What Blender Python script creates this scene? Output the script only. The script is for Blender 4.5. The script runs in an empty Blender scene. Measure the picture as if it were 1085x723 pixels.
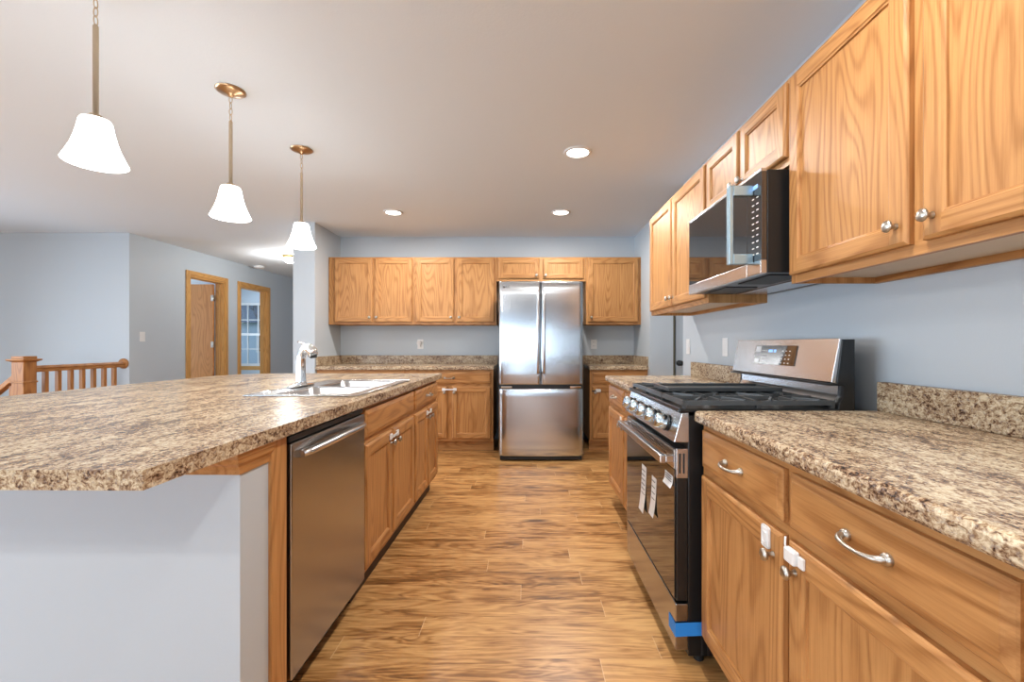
import bpy, bmesh, math, random
from mathutils import Vector, Matrix
random.seed(7)
R = math.radians
PI = math.pi
C = bpy.context.scene.collection
SC = bpy.context.scene

# ------------------------------------------------------------------ camera
CAM_H = 1.148
cam = bpy.data.cameras.new('camera')
cam.sensor_width = 36.0
cam.lens = 468.0 / 1085.0 * 36.0
cam.shift_x = -15.0 / 1085.0
cam.shift_y = 3.5 / 1085.0
cam.clip_start = 0.05
camo = bpy.data.objects.new('camera', cam)
camo.location = (0, 0, CAM_H)
camo.rotation_euler = (R(90), 0, 0)
C.objects.link(camo)
SC.camera = camo
SC.view_settings.view_transform = 'Standard'
SC.view_settings.look = 'None'
SC.view_settings.gamma = 1.0
SC.view_settings.use_curve_mapping = False
SC.view_settings.exposure = 0.36
SC.cycles.max_bounces = 10
SC.cycles.diffuse_bounces = 6
SC.cycles.glossy_bounces = 5
SC.cycles.sample_clamp_indirect = 6.0
SC.cycles.caustics_reflective = False
SC.cycles.caustics_refractive = False

# ------------------------------------------------------------------ sky
world = bpy.data.worlds.new('sky')
SC.world = world
world.use_nodes = True
wn = world.node_tree
bg = wn.nodes['Background']
bg.inputs['Color'].default_value = (0.62, 0.78, 1.0, 1)
bg.inputs['Strength'].default_value = 1.15

# ------------------------------------------------------------------ daylight through the windows, room lamps and added fill lamps
def area_light(name, loc, rot, sx, sy, power, color):
    l = bpy.data.lights.new(name, 'AREA')
    l.shape = 'RECTANGLE'; l.size = sx; l.size_y = sy
    l.energy = power; l.color = color
    o = bpy.data.objects.new(name, l)
    o.location = loc; o.rotation_euler = rot
    C.objects.link(o)
    return o
DAY = (0.74, 0.87, 1.0)
REAR_Y = -3.6
LEFT_X = -7.6
CEIL = 2.442
REAR_WINS = [(-6.4, -3.6, 0.6, 2.15), (-2.7, -1.3, 0.05, 2.1), (0.10, 0.62, 0.7, 2.1)]
LEFT_WINS = [(-2.6, 0.2, 0.5, 2.15), (0.9, 3.6, 0.5, 2.15)]
P_REAR, P_LEFT = 34.0, 50.0   # watts per square metre of glass
for a, b, z0, z1 in REAR_WINS:
    area_light('daylight_rear', ((a+b)/2, REAR_Y-0.60, (z0+z1)/2-0.25), (R(130), 0, 0), b-a, z1-z0, P_REAR*(b-a)*(z1-z0), DAY)
for a, b, z0, z1 in LEFT_WINS:
    area_light('daylight_left', (LEFT_X-0.60, (a+b)/2, (z0+z1)/2-0.25), (R(132), 0, R(-90)), b-a, z1-z0, P_LEFT*(b-a)*(z1-z0), DAY)
area_light('bedroom_fill_light', (LEFT_X-0.16, 8.5, 1.5), (R(90), 0, R(-90)), 1.2, 1.2, 120, (0.88, 0.94, 1.0))  # added fill lamp brightening the bedroom through an unseen window
area_light('first_room_fill_light', (LEFT_X-0.16, 6.1, 1.5), (R(90), 0, R(-90)), 0.9, 1.2, 110, (0.92, 0.96, 1.0))  # added fill lamp to lighten the first room and its open door
WARM = (1.0, 0.97, 0.93)
P_CAN = 17.0
P_PEND = 4.0

# ------------------------------------------------------------------ materials
def new_mat(name):
    m = bpy.data.materials.new(name); m.use_nodes = True
    nt = m.node_tree
    return m, nt, nt.nodes['Principled BSDF']
def N(nt, t, **kw):
    n = nt.nodes.new(t)
    for k, v in kw.items():
        setattr(n, k, v)
    return n
def math_node(nt, op, a, b=None, c=None):
    n = nt.nodes.new('ShaderNodeMath'); n.operation = op
    for i, v in enumerate((a, b, c)):
        if v is None: continue
        if isinstance(v, (int, float)): n.inputs[i].default_value = v
        else: nt.links.new(v, n.inputs[i])
    return n.outputs[0]
def ramp(nt, fac, stops):
    n = nt.nodes.new('ShaderNodeValToRGB')
    e = n.color_ramp.elements
    while len(e) < len(stops): e.new(0.5)
    for i, (p, c) in enumerate(stops):
        e[i].position = p; e[i].color = (c[0], c[1], c[2], 1)
    nt.links.new(fac, n.inputs[0])
    return n.outputs[0]
def mixc(nt, fac, a, b, mode='MIX'):
    n = nt.nodes.new('ShaderNodeMix'); n.data_type = 'RGBA'; n.blend_type = mode
    for s, v in ((0, fac), (6, a), (7, b)):
        if isinstance(v, (int, float)): n.inputs[s].default_value = v
        elif isinstance(v, tuple): n.inputs[s].default_value = (v[0], v[1], v[2], 1)
        else: nt.links.new(v, n.inputs[s])
    return n.outputs[2]
def bump(nt, bsdf, h, strength, dist=0.002):
    b = nt.nodes.new('ShaderNodeBump')
    b.inputs['Strength'].default_value = strength; b.inputs['Distance'].default_value = dist
    nt.links.new(h, b.inputs['Height']); nt.links.new(b.outputs[0], bsdf.inputs['Normal'])
def noise(nt, vec, scale, detail=2.0, rough=0.5, dist=0.0):
    n = nt.nodes.new('ShaderNodeTexNoise')
    n.inputs['Scale'].default_value = scale; n.inputs['Detail'].default_value = detail
    n.inputs['Roughness'].default_value = rough; n.inputs['Distortion'].default_value = dist
    nt.links.new(vec, n.inputs['Vector'])
    return n.outputs['Fac']
def mapping(nt, vec, scale=(1, 1, 1), loc=(0, 0, 0)):
    n = nt.nodes.new('ShaderNodeMapping')
    n.inputs['Scale'].default_value = scale; n.inputs['Location'].default_value = loc
    nt.links.new(vec, n.inputs['Vector'])
    return n.outputs[0]

def plain(name, col, rough=0.5, metal=0.0, spec=0.5, var=0.0, nscale=40):
    m, nt, b = new_mat(name)
    b.inputs['Roughness'].default_value = rough
    b.inputs['Metallic'].default_value = metal
    b.inputs['Specular IOR Level'].default_value = spec
    tc = N(nt, 'ShaderNodeTexCoord')
    f = noise(nt, tc.outputs['Object'], nscale, 3)
    v = max(var, 0.02)
    c = mixc(nt, f, tuple(x*(1-v) for x in col), tuple(min(1, x*(1+v)) for x in col))
    nt.links.new(c, b.inputs['Base Color'])
    return m

def oak(name, axis, lo=(0.29, 0.118, 0.034), hi=(0.58, 0.300, 0.110), rough=0.42):
    """oak with the grain running along local axis 0/1/2"""
    m, nt, b = new_mat(name)
    tc = N(nt, 'ShaderNodeTexCoord'); oi = N(nt, 'ShaderNodeObjectInfo')
    add = N(nt, 'ShaderNodeVectorMath', operation='ADD')
    sc = math_node(nt, 'MULTIPLY', oi.outputs['Random'], 41.0)
    cmb = N(nt, 'ShaderNodeCombineXYZ')
    for i in range(3): nt.links.new(sc, cmb.inputs[i])
    nt.links.new(tc.outputs['Object'], add.inputs[0]); nt.links.new(cmb.outputs[0], add.inputs[1])
    s1 = [1.0, 1.0, 1.0]; s1[axis] = 0.16
    s2 = [1.0, 1.0, 1.0]; s2[axis] = 0.03
    v1 = mapping(nt, add.outputs[0], tuple(s1))
    v2 = mapping(nt, add.outputs[0], tuple(s2))
    n1 = noise(nt, v1, 5.0, 1.5, 0.45, 0.15)
    rings = math_node(nt, 'SINE', math_node(nt, 'MULTIPLY', n1, 120.0))
    rings = math_node(nt, 'MULTIPLY_ADD', rings, 0.5, 0.5)
    rings = math_node(nt, 'POWER', rings, 2.4)
    fine = noise(nt, v2, 190.0, 4, 0.7)
    mid = noise(nt, v2, 70.0, 3, 0.6)
    big = noise(nt, v1, 2.2, 1, 0.5)
    f = math_node(nt, 'MULTIPLY', rings, 0.27)
    f = math_node(nt, 'ADD', f, math_node(nt, 'MULTIPLY', fine, 0.70))
    f = math_node(nt, 'ADD', f, math_node(nt, 'MULTIPLY', mid, 0.42))
    f = math_node(nt, 'ADD', f, math_node(nt, 'MULTIPLY', big, 0.30))
    f = math_node(nt, 'ADD', f, math_node(nt, 'MULTIPLY', oi.outputs['Random'], 0.08))
    f = math_node(nt, 'SUBTRACT', f, 0.41)
    mid_c = tuple((x+y)/2*1.04 for x, y in zip(lo, hi))
    c = ramp(nt, f, [(0.10, hi), (0.42, mid_c), (0.78, lo)])
    nt.links.new(c, b.inputs['Base Color'])
    b.inputs['Roughness'].default_value = rough
    b.inputs['Specular IOR Level'].default_value = 0.32
    bump(nt, b, fine, 0.12, 0.001)
    return m
OV, OH, OY = oak('oak_upright', 2), oak('oak_lengthwise', 0), oak('oak_depthwise', 1)
TRIM = dict(lo=(0.42, 0.20, 0.055), hi=(0.70, 0.38, 0.12))
TV, TH, TY = oak('trim_oak_upright', 2, **TRIM), oak('trim_oak_lengthwise', 0, **TRIM), oak('trim_oak_depthwise', 1, **TRIM)
STAIR = dict(lo=(0.26, 0.10, 0.030), hi=(0.52, 0.24, 0.075))
SV, SH, SY = oak('stair_oak_upright', 2, **STAIR), oak('stair_oak_lengthwise', 0, **STAIR), oak('stair_oak_depthwise', 1, **STAIR)
DOORWOOD = oak('red_oak_veneer', 2, lo=(0.36, 0.145, 0.045), hi=(0.60, 0.28, 0.10))

def floor_mat():
    m, nt, b = new_mat('oak_plank_floor')
    tc = N(nt, 'ShaderNodeTexCoord')
    sep = N(nt, 'ShaderNodeSeparateXYZ'); nt.links.new(tc.outputs['Object'], sep.inputs[0])
    x, y = sep.outputs[0], sep.outputs[1]
    W, L = 0.124, 1.21
    yr = math_node(nt, 'DIVIDE', y, W)
    row = math_node(nt, 'FLOOR', yr)
    wn1 = N(nt, 'ShaderNodeTexWhiteNoise', noise_dimensions='1D'); nt.links.new(row, wn1.inputs['W'])
    xr = math_node(nt, 'ADD', math_node(nt, 'DIVIDE', x, L), math_node(nt, 'MULTIPLY', wn1.outputs['Value'], 7.0))
    col = math_node(nt, 'FLOOR', xr)
    cmb = N(nt, 'ShaderNodeCombineXYZ'); nt.links.new(row, cmb.inputs[0]); nt.links.new(col, cmb.inputs[1])
    wn2 = N(nt, 'ShaderNodeTexWhiteNoise', noise_dimensions='2D'); nt.links.new(cmb.outputs[0], wn2.inputs['Vector'])
    rnd = wn2.outputs['Value']
    off = N(nt, 'ShaderNodeCombineXYZ')
    nt.links.new(math_node(nt, 'MULTIPLY', rnd, 23.0), off.inputs[0]); nt.links.new(math_node(nt, 'MULTIPLY', rnd, 61.0), off.inputs[2])
    add = N(nt, 'ShaderNodeVectorMath', operation='ADD')
    nt.links.new(tc.outputs['Object'], add.inputs[0]); nt.links.new(off.outputs[0], add.inputs[1])
    v1 = mapping(nt, add.outputs[0], (0.15, 1, 1)); v2 = mapping(nt, add.outputs[0], (0.05, 1, 1))
    n1 = noise(nt, v1, 9.0, 3, 0.55, 0.6)
    rings = math_node(nt, 'MULTIPLY_ADD', math_node(nt, 'SINE', math_node(nt, 'MULTIPLY', n1, 62.0)), 0.5, 0.5)
    fine = noise(nt, v2, 110.0, 4, 0.7)
    patch = noise(nt, mapping(nt, add.outputs[0], (0.20, 1, 1)), 16.0, 4, 0.65, 0.5)
    f = math_node(nt, 'MULTIPLY', rings, 0.15)
    f = math_node(nt, 'ADD', f, math_node(nt, 'MULTIPLY', fine, 0.40))
    f = math_node(nt, 'ADD', f, math_node(nt, 'MULTIPLY', patch, 0.75))
    f = math_node(nt, 'ADD', f, math_node(nt, 'MULTIPLY', rnd, 0.14))
    f = math_node(nt, 'SUBTRACT', f, 0.31)
    c = ramp(nt, f, [(0.22, (0.67, 0.385, 0.150)), (0.40, (0.51, 0.262, 0.092)), (0.53, (0.31, 0.138, 0.040)), (0.68, (0.11, 0.042, 0.012))])
    # knots
    vo = N(nt, 'ShaderNodeTexVoronoi'); vo.inputs['Scale'].default_value = 3.1
    nt.links.new(mapping(nt, add.outputs[0], (0.42, 1.3, 1)), vo.inputs['Vector'])
    wob = math_node(nt, 'ADD', vo.outputs['Distance'], math_node(nt, 'MULTIPLY', noise(nt, v1, 60, 2), 0.10))
    kn = ramp(nt, wob, [(0.13, (1, 1, 1)), (0.22, (0, 0, 0))])
    c = mixc(nt, kn, c, (0.13, 0.055, 0.018))
    # seams
    fy = math_node(nt, 'FRACT', yr); fx = math_node(nt, 'FRACT', xr)
    sy = math_node(nt, 'LESS_THAN', fy, 0.014); sx = math_node(nt, 'LESS_THAN', fx, 0.0024)
    c = mixc(nt, math_node(nt, 'MULTIPLY', sy, 0.45), c, (0.20, 0.09, 0.03))
    c = mixc(nt, math_node(nt, 'MULTIPLY', sx, 0.5), c, (0.78, 0.56, 0.33))
    nt.links.new(c, b.inputs['Base Color'])
    rr = math_node(nt, 'MULTIPLY_ADD', fine, 0.15, 0.26)
    nt.links.new(rr, b.inputs['Roughness'])
    bump(nt, b, fine, 0.15, 0.001)
    return m
FLOOR = floor_mat()

def laminate():
    m, nt, b = new_mat('granite_look_laminate')
    tc = N(nt, 'ShaderNodeTexCoord')
    base = tc.outputs['Object']
    n1 = noise(nt, mapping(nt, base, (0.75, 1.0, 1.0)), 95.0, 5, 0.65, 0.8)
    n2 = noise(nt, base, 230.0, 3, 0.6, 0.3)
    n3 = noise(nt, mapping(nt, base, (0.40, 1, 1), (3, 5, 1)), 14.0, 5, 0.65, 0.8)
    n4 = noise(nt, mapping(nt, base, (0.8, 1, 1), (9, 2, 4)), 130.0, 3, 0.6, 0.8)
    f = math_node(nt, 'ADD', math_node(nt, 'MULTIPLY', n1, 0.62), math_node(nt, 'MULTIPLY', n2, 0.22))
    f = math_node(nt, 'ADD', f, math_node(nt, 'MULTIPLY', n3, 0.34))
    c = ramp(nt, f, [(0.46, (0.022, 0.015, 0.013)), (0.515, (0.13, 0.068, 0.038)), (0.565, (0.31, 0.20, 0.118)),
                     (0.61, (0.48, 0.365, 0.235)), (0.69, (0.69, 0.585, 0.41))])
    g = ramp(nt, n4, [(0.55, (0, 0, 0)), (0.64, (1, 1, 1))])
    c = mixc(nt, math_node(nt, 'MULTIPLY', g, 0.45), c, (0.27, 0.24, 0.23))
    nt.links.new(c, b.inputs['Base Color'])
    b.inputs['Roughness'].default_value = 0.27
    b.inputs['Specular IOR Level'].default_value = 0.26
    bump(nt, b, n2, 0.05, 0.0005)
    return m
LAM = laminate()

def paint(name, col, rough=0.6, tex=0.10, scale=220):
    m, nt, b = new_mat(name)
    tc = N(nt, 'ShaderNodeTexCoord')
    n = noise(nt, tc.outputs['Object'], scale, 3, 0.6)
    big = noise(nt, tc.outputs['Object'], 0.8, 2, 0.5)
    c = mixc(nt, big, tuple(x*0.98 for x in col), tuple(min(1, x*1.02) for x in col))
    nt.links.new(c, b.inputs['Base Color'])
    b.inputs['Roughness'].default_value = rough
    bump(nt, b, n, tex, 0.002)
    return m
WALL = paint('pale_grey_blue_wall_paint', (0.52, 0.575, 0.62), 0.55)
CEILM = paint('white_ceiling_paint', (0.77, 0.845, 0.915), 0.75, 0.30, 90)
KNEE = paint('light_grey_island_paint', (0.50, 0.55, 0.59), 0.55)
WHITEP = plain('white_plastic', (0.80, 0.80, 0.79), 0.35)
WHITET = plain('white_trim_paint', (0.78, 0.78, 0.77), 0.4)
UNDER = plain('cabinet_underside_veneer', (0.62, 0.50, 0.36), 0.5, var=0.05)
BLACK = plain('black_enamel', (0.008, 0.009, 0.010), 0.28)
BLACKM = plain('black_matte_metal', (0.016, 0.017, 0.018), 0.5)
IRON = plain('cast_iron', (0.040, 0.046, 0.050), 0.33, spec=0.6, var=0.1)
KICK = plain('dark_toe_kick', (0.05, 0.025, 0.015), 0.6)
GAP = plain('dark_gap', (0.03, 0.018, 0.012), 0.8)
NICKEL = plain('satin_nickel', (0.52, 0.49, 0.44), 0.30, 1.0)
CHROME = plain('chrome', (0.82, 0.83, 0.84), 0.07, 1.0)
BRASS = plain('antique_brass', (0.50, 0.33, 0.19), 0.30, 1.0)
BRASS2 = plain('satin_brass_rod', (0.62, 0.50, 0.36), 0.33, 1.0)
TAPE = plain('blue_painters_tape', (0.02, 0.24, 0.72), 0.6)
PAPER = plain('white_sticker_paper', (0.80, 0.80, 0.80), 0.5)
INK = plain('dark_print', (0.04, 0.04, 0.045), 0.5)
FILM = plain('pale_blue_protective_film', (0.42, 0.60, 0.72), 0.22, 0.7)
CARPET = plain('beige_carpet', (0.55, 0.53, 0.50), 0.95, var=0.15, nscale=300)
BARK = plain('tree_bark', (0.16, 0.14, 0.13), 0.9, var=0.2)
GRASS = plain('winter_lawn', (0.20, 0.24, 0.12), 0.95, var=0.3, nscale=5)

def steel(name, col=(0.60, 0.60, 0.61), rough=0.24, brush=(1.0, 1.0, 60.0), aniso=0.0, strength=0.05):
    m, nt, b = new_mat(name)
    tc = N(nt, 'ShaderNodeTexCoord')
    n = noise(nt, mapping(nt, tc.outputs['Object'], brush), 8.0, 3, 0.6)
    c = mixc(nt, n, tuple(x*0.95 for x in col), tuple(min(1, x*1.05) for x in col))
    nt.links.new(c, b.inputs['Base Color'])
    b.inputs['Metallic'].default_value = 1.0
    nt.links.new(math_node(nt, 'MULTIPLY_ADD', n, 0.08, rough-0.04), b.inputs['Roughness'])
    if aniso:
        b.inputs['Anisotropic'].default_value = aniso
        tg = N(nt, 'ShaderNodeTangent', direction_type='RADIAL', axis='Z')
        nt.links.new(tg.outputs[0], b.inputs['Tangent'])
    bump(nt, b, n, strength, 0.0005)
    return m
STEEL = steel('brushed_steel')
FSTEEL = steel('brushed_fridge_steel', (0.58, 0.605, 0.63), 0.19, aniso=0.93)
DWSTEEL = steel('brushed_dishwasher_steel', (0.42, 0.40, 0.385), 0.24)
SINKST = steel('sink_steel', (0.50, 0.50, 0.50), 0.26, (20, 1, 1))

def black_glass():
    m, nt, b = new_mat('black_oven_glass')
    tc = N(nt, 'ShaderNodeTexCoord')
    n = noise(nt, tc.outputs['Object'], 2.0, 1)
    c = mixc(nt, n, (0.008, 0.008, 0.009), (0.014, 0.013, 0.013))
    nt.links.new(c, b.inputs['Base Color'])
    b.inputs['Roughness'].default_value = 0.03
    b.inputs['IOR'].default_value = 1.9
    b.inputs['Specular IOR Level'].default_value = 0.75
    return m
BGLASS = black_glass()
def emis(name, col, st, base=(0.9, 0.9, 0.9)):
    m, nt, b = new_mat(name)
    b.inputs['Base Color'].default_value = (*base, 1)
    tc = N(nt, 'ShaderNodeTexCoord')
    n = noise(nt, tc.outputs['Object'], 3.0, 1)
    c = mixc(nt, n, tuple(x*0.97 for x in col), col)
    nt.links.new(c, b.inputs['Emission Color'])
    b.inputs['Emission Strength'].default_value = st
    b.inputs['Roughness'].default_value = 0.3
    return m
SHADE = emis('lit_frosted_glass', (1.0, 0.97, 0.94), 9.0)
LENS = emis('lit_downlight_lens', (1.0, 0.97, 0.92), 5.0)
DISP = emis('blue_display_digits', (0.25, 0.5, 1.0), 1.2, (0.02, 0.02, 0.03))
KNOBM = plain('filmed_chrome_knob', (0.58, 0.70, 0.78), 0.16, 1.0)
def clear_glass():
    m, nt, b = new_mat('window_glass')
    nt.nodes.remove(b)
    tr = N(nt, 'ShaderNodeBsdfTransparent'); gl = N(nt, 'ShaderNodeBsdfGlossy'); gl.inputs['Roughness'].default_value = 0.0
    tr.inputs['Color'].default_value = (0.96, 0.98, 1, 1)
    fr = N(nt, 'ShaderNodeFresnel'); fr.inputs['IOR'].default_value = 1.45
    mx = N(nt, 'ShaderNodeMixShader')
    nt.links.new(fr.outputs[0], mx.inputs[0]); nt.links.new(tr.outputs[0], mx.inputs[1]); nt.links.new(gl.outputs[0], mx.inputs[2])
    nt.links.new(mx.outputs[0], nt.nodes['Material Output'].inputs[0])
    return m
GLASS = clear_glass()

# ------------------------------------------------------------------ mesh helpers
class MB:
    def __init__(self):
        self.bm = bmesh.new(); self.mats = []
    def mi(self, m):
        if m not in self.mats: self.mats.append(m)
        return self.mats.index(m)
    def quad(self, pts, m, smooth=False):
        f = self.bm.faces.new([self.bm.verts.new(p) for p in pts]); f.material_index = self.mi(m); f.smooth = smooth
        return f
    def box(self, a, b, m, bev=0.0, seg=2):
        x0, y0, z0 = (min(a[i], b[i]) for i in range(3)); x1, y1, z1 = (max(a[i], b[i]) for i in range(3))
        vs = [self.bm.verts.new(p) for p in ((x0,y0,z0),(x1,y0,z0),(x1,y1,z0),(x0,y1,z0),(x0,y0,z1),(x1,y0,z1),(x1,y1,z1),(x0,y1,z1))]
        k = self.mi(m); fs = []
        for q in ((0,3,2,1),(4,5,6,7),(0,1,5,4),(1,2,6,5),(2,3,7,6),(3,0,4,7)):
            f = self.bm.faces.new([vs[i] for i in q]); f.material_index = k; fs.append(f)
        if bev > 0:
            es = list({e for f in fs for e in f.edges})
            r = bmesh.ops.bevel(self.bm, geom=es, offset=bev, segments=seg, profile=0.5, affect='EDGES')
            for f in r['faces']: f.material_index = k
        return self
    def prism(self, prof, axis, a, b, m, bev=0.0):
        """profile of 2D points extruded along axis (0: pts are (y,z); 1: pts (x,z); 2: pts (x,y))"""
        def P(p, t):
            return {0: (t, p[0], p[1]), 1: (p[0], t, p[1]), 2: (p[0], p[1], t)}[axis]
        v0 = [self.bm.verts.new(P(p, a)) for p in prof]; v1 = [self.bm.verts.new(P(p, b)) for p in prof]
        k = self.mi(m); n = len(prof); fs = []
        fs.append(self.bm.faces.new(v0)); fs.append(self.bm.faces.new(v1[::-1]))
        for i in range(n):
            fs.append(self.bm.faces.new([v0[i], v1[i], v1[(i+1) % n], v0[(i+1) % n]]))
        for f in fs: f.material_index = k
        if bev > 0:
            es = list({e for f in fs for e in f.edges})
            r = bmesh.ops.bevel(self.bm, geom=es, offset=bev, segments=2, profile=0.5, affect='EDGES')
            for f in r['faces']: f.material_index = k
        return self
    def lathe(self, prof, m, c=(0, 0, 0), axis=(0, 0, 1), n=24, smooth=True):
        """prof: list of (radius, height) about axis from c"""
        q = Vector((0, 0, 1)).rotation_difference(Vector(axis).normalized())
        k = self.mi(m); rings = []
        for r, h in prof:
            if r < 1e-6:
                rings.append([self.bm.verts.new(Vector(c) + q @ Vector((0, 0, h)))])
            else:
                rings.append([self.bm.verts.new(Vector(c) + q @ Vector((r*math.cos(2*PI*i/n), r*math.sin(2*PI*i/n), h))) for i in range(n)])
        for a, b in zip(rings, rings[1:]):
            for i in range(n):
                j = (i+1) % n
                if len(a) == 1 and len(b) == 1: continue
                if len(a) == 1: vs = [a[0], b[i], b[j]]
                elif len(b) == 1: vs = [a[i], a[j], b[0]]
                else: vs = [a[i], a[j], b[j], b[i]]
                try:
                    f = self.bm.faces.new(vs); f.material_index = k; f.smooth = smooth
                except ValueError: pass
        return self
    def tube(self, pts, rad, m, n=12, closed=False, squash=1.0):
        pts = [Vector(p) for p in pts]; k = self.mi(m)
        if not isinstance(rad, (list, tuple)): rad = [rad]*len(pts)
        rings = []; L = len(pts); up = None
        for i, p in enumerate(pts):
            if closed: t = pts[(i+1) % L] - pts[i-1]
            else: t = pts[min(i+1, L-1)] - pts[max(i-1, 0)]
            t.normalize()
            if up is None:
                up = Vector((0, 0, 1)) if abs(t.z) < 0.9 else Vector((1, 0, 0))
            s = t.cross(up).normalized(); up = s.cross(t).normalized()
            rings.append([self.bm.verts.new(p + (s*math.cos(2*PI*j/n) + up*math.sin(2*PI*j/n)*squash)*rad[i]) for j in range(n)])
        rng = range(L if closed else L-1)
        for i in rng:
            a, b = rings[i], rings[(i+1) % L]
            for j in range(n):
                f = self.bm.faces.new([a[j], a[(j+1) % n], b[(j+1) % n], b[j]]); f.material_index = k; f.smooth = True
        if not closed:
            for r in (rings[0], rings[-1][::-1]):
                f = self.bm.faces.new(r[::-1]); f.material_index = k
        return self
    def build(self, name, parent=None, loc=None):
        bmesh.ops.recalc_face_normals(self.bm, faces=self.bm.faces)
        me = bpy.data.meshes.new(name)
        self.bm.to_mesh(me); self.bm.free()
        for m in self.mats: me.materials.append(m)
        o = bpy.data.objects.new(name, me)
        C.objects.link(o)
        if parent: o.parent = parent
        if loc: o.location = loc
        return o

def tag(o, label, cat=None, group=None):
    o['label'] = label
    if cat: o['category'] = cat
    if group: o['group'] = group
    return o
def thing(name, label, cat, loc=(0, 0, 0), rotz=0.0, group=None):
    o = bpy.data.objects.new(name, None); C.objects.link(o)
    o.empty_display_size = 0.1
    o.location = loc; o.rotation_euler = (0, 0, rotz)
    return tag(o, label, cat, group)
def struct(o):
    o['kind'] = 'structure'; return o
def sbox(name, a, b, m):
    mb = MB(); mb.box(a, b, m); return struct(mb.build(name))
def copy_tree(o, parent=None):
    c = o.copy(); C.objects.link(c)
    if parent: c.parent = parent
    for ch in [x for x in list(SC.objects) if x.parent == o]:
        copy_tree(ch, c)
    return c

# ------------------------------------------------------------------ the room
WX = 1.265          # right wall
WB = 5.33          # back wall
HB = -4.60         # hall wall face
WA = 5.12          # wall behind the stairs
T = 0.12
# floor with the stair opening
mb = MB()
for a, b in (((LEFT_X-T, REAR_Y-T), (-4.72, 4.10)), ((-4.72, REAR_Y-T), (3.2, 10.0))):
    mb.box((a[0], a[1], -0.12), (b[0], b[1], 0.0), FLOOR)
struct(mb.build('floor'))
sbox('floor_bedroom', (LEFT_X-T, WA+T, -0.12), (-4.721, 10.0, 0.0), CARPET)
sbox('ceiling', (LEFT_X-T, REAR_Y-T, CEIL), (3.2, 10.0, CEIL+0.12), CEILM)
# kitchen walls
sbox('wall_back', (-2.47, WB, 0), (1.42, WB+T, CEIL), WALL)
sbox('wall_right', (WX, REAR_Y, 0), (WX+T, 3.56, CEIL), WALL)
sbox('wall_alcove_right', (1.30, 4.64, 0), (1.42, WB, CEIL), WALL)
sbox('wall_alcove_left', (-2.47, 4.68, 0), (-2.24, WB, CEIL), WALL)
sbox('wall_passage', (1.42, 4.64, 0), (1.545, 4.76, CEIL), WALL)
sbox('wall_passage_header', (1.545, 4.64, 2.1), (2.5, 4.76, CEIL), WALL)
sbox('wall_passage_back', (1.42, 5.6, 0), (3.2, 5.72, CEIL), WALL)
sbox('wall_passage_end', (2.5, 3.44, 0), (2.62, 4.76, CEIL), WALL)
sbox('wall_passage_near', (WX+T, 3.44, 0), (2.5, 3.56, CEIL), WALL)
# hall walls
mb = MB()
D1 = (6.03, 6.73); D2 = (7.10, 7.85); DH = 2.09
for a, b, z0, z1 in ((WA, D1[0], 0, CEIL), (D1[0], D1[1], DH, CEIL), (D1[1], D2[0], 0, CEIL), (D2[0], D2[1], DH, CEIL), (D2[1], 9.88, 0, CEIL)):
    mb.box((HB-T, a, z0), (HB, b, z1), WALL)
struct(mb.build('wall_hall'))
sbox('wall_stair', (LEFT_X, WA, -2.0), (HB-T, WA+T, CEIL), WALL)
sbox('wall_stairwell', (LEFT_X, 3.98, -2.0), (-4.722, 4.10, -0.12), WALL)
sbox('wall_stairwell_end', (-4.72, 4.10, -2.0), (-4.60, WA, -0.12), WALL)
sbox('wall_bedroom_divider', (LEFT_X, 6.86, 0), (HB-T, 6.96, CEIL), WALL)
def wall_with_windows(name, along, fixed, lo, hi, wins, t, z_lo=0.0):
    """along 0: wall runs in x at y=fixed..fixed+t; along 1: runs in y at x=fixed..fixed+t"""
    mb = MB()
    def bx(a, b, z0, z1):
        if b-a < 1e-4 or z1-z0 < 1e-4: return
        if along == 0: mb.box((a, fixed, z0), (b, fixed+t, z1), WALL)
        else: mb.box((fixed, a, z0), (fixed+t, b, z1), WALL)
    cur = lo
    for a, b, z0, z1 in wins:
        bx(cur, a, z_lo, CEIL); bx(a, b, z_lo, z0); bx(a, b, z1, CEIL); cur = b
    bx(cur, hi, z_lo, CEIL)
    return struct(mb.build(name))
wall_with_windows('wall_rear', 0, REAR_Y-T, LEFT_X, WX+T, REAR_WINS, T)
wall_with_windows('wall_left', 1, LEFT_X-T, REAR_Y, 9.88, LEFT_WINS + [(5.6, 6.6, 0.9, 2.1), (7.9, 9.1, 0.9, 2.1)], T)  # the trailing openings let the added fill lamps into the side rooms
BED_WIN = (-6.55, -5.50, 0.66, 2.08)
wall_with_windows('wall_far', 0, 9.88, LEFT_X-T, 3.2, [BED_WIN], T)
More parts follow.
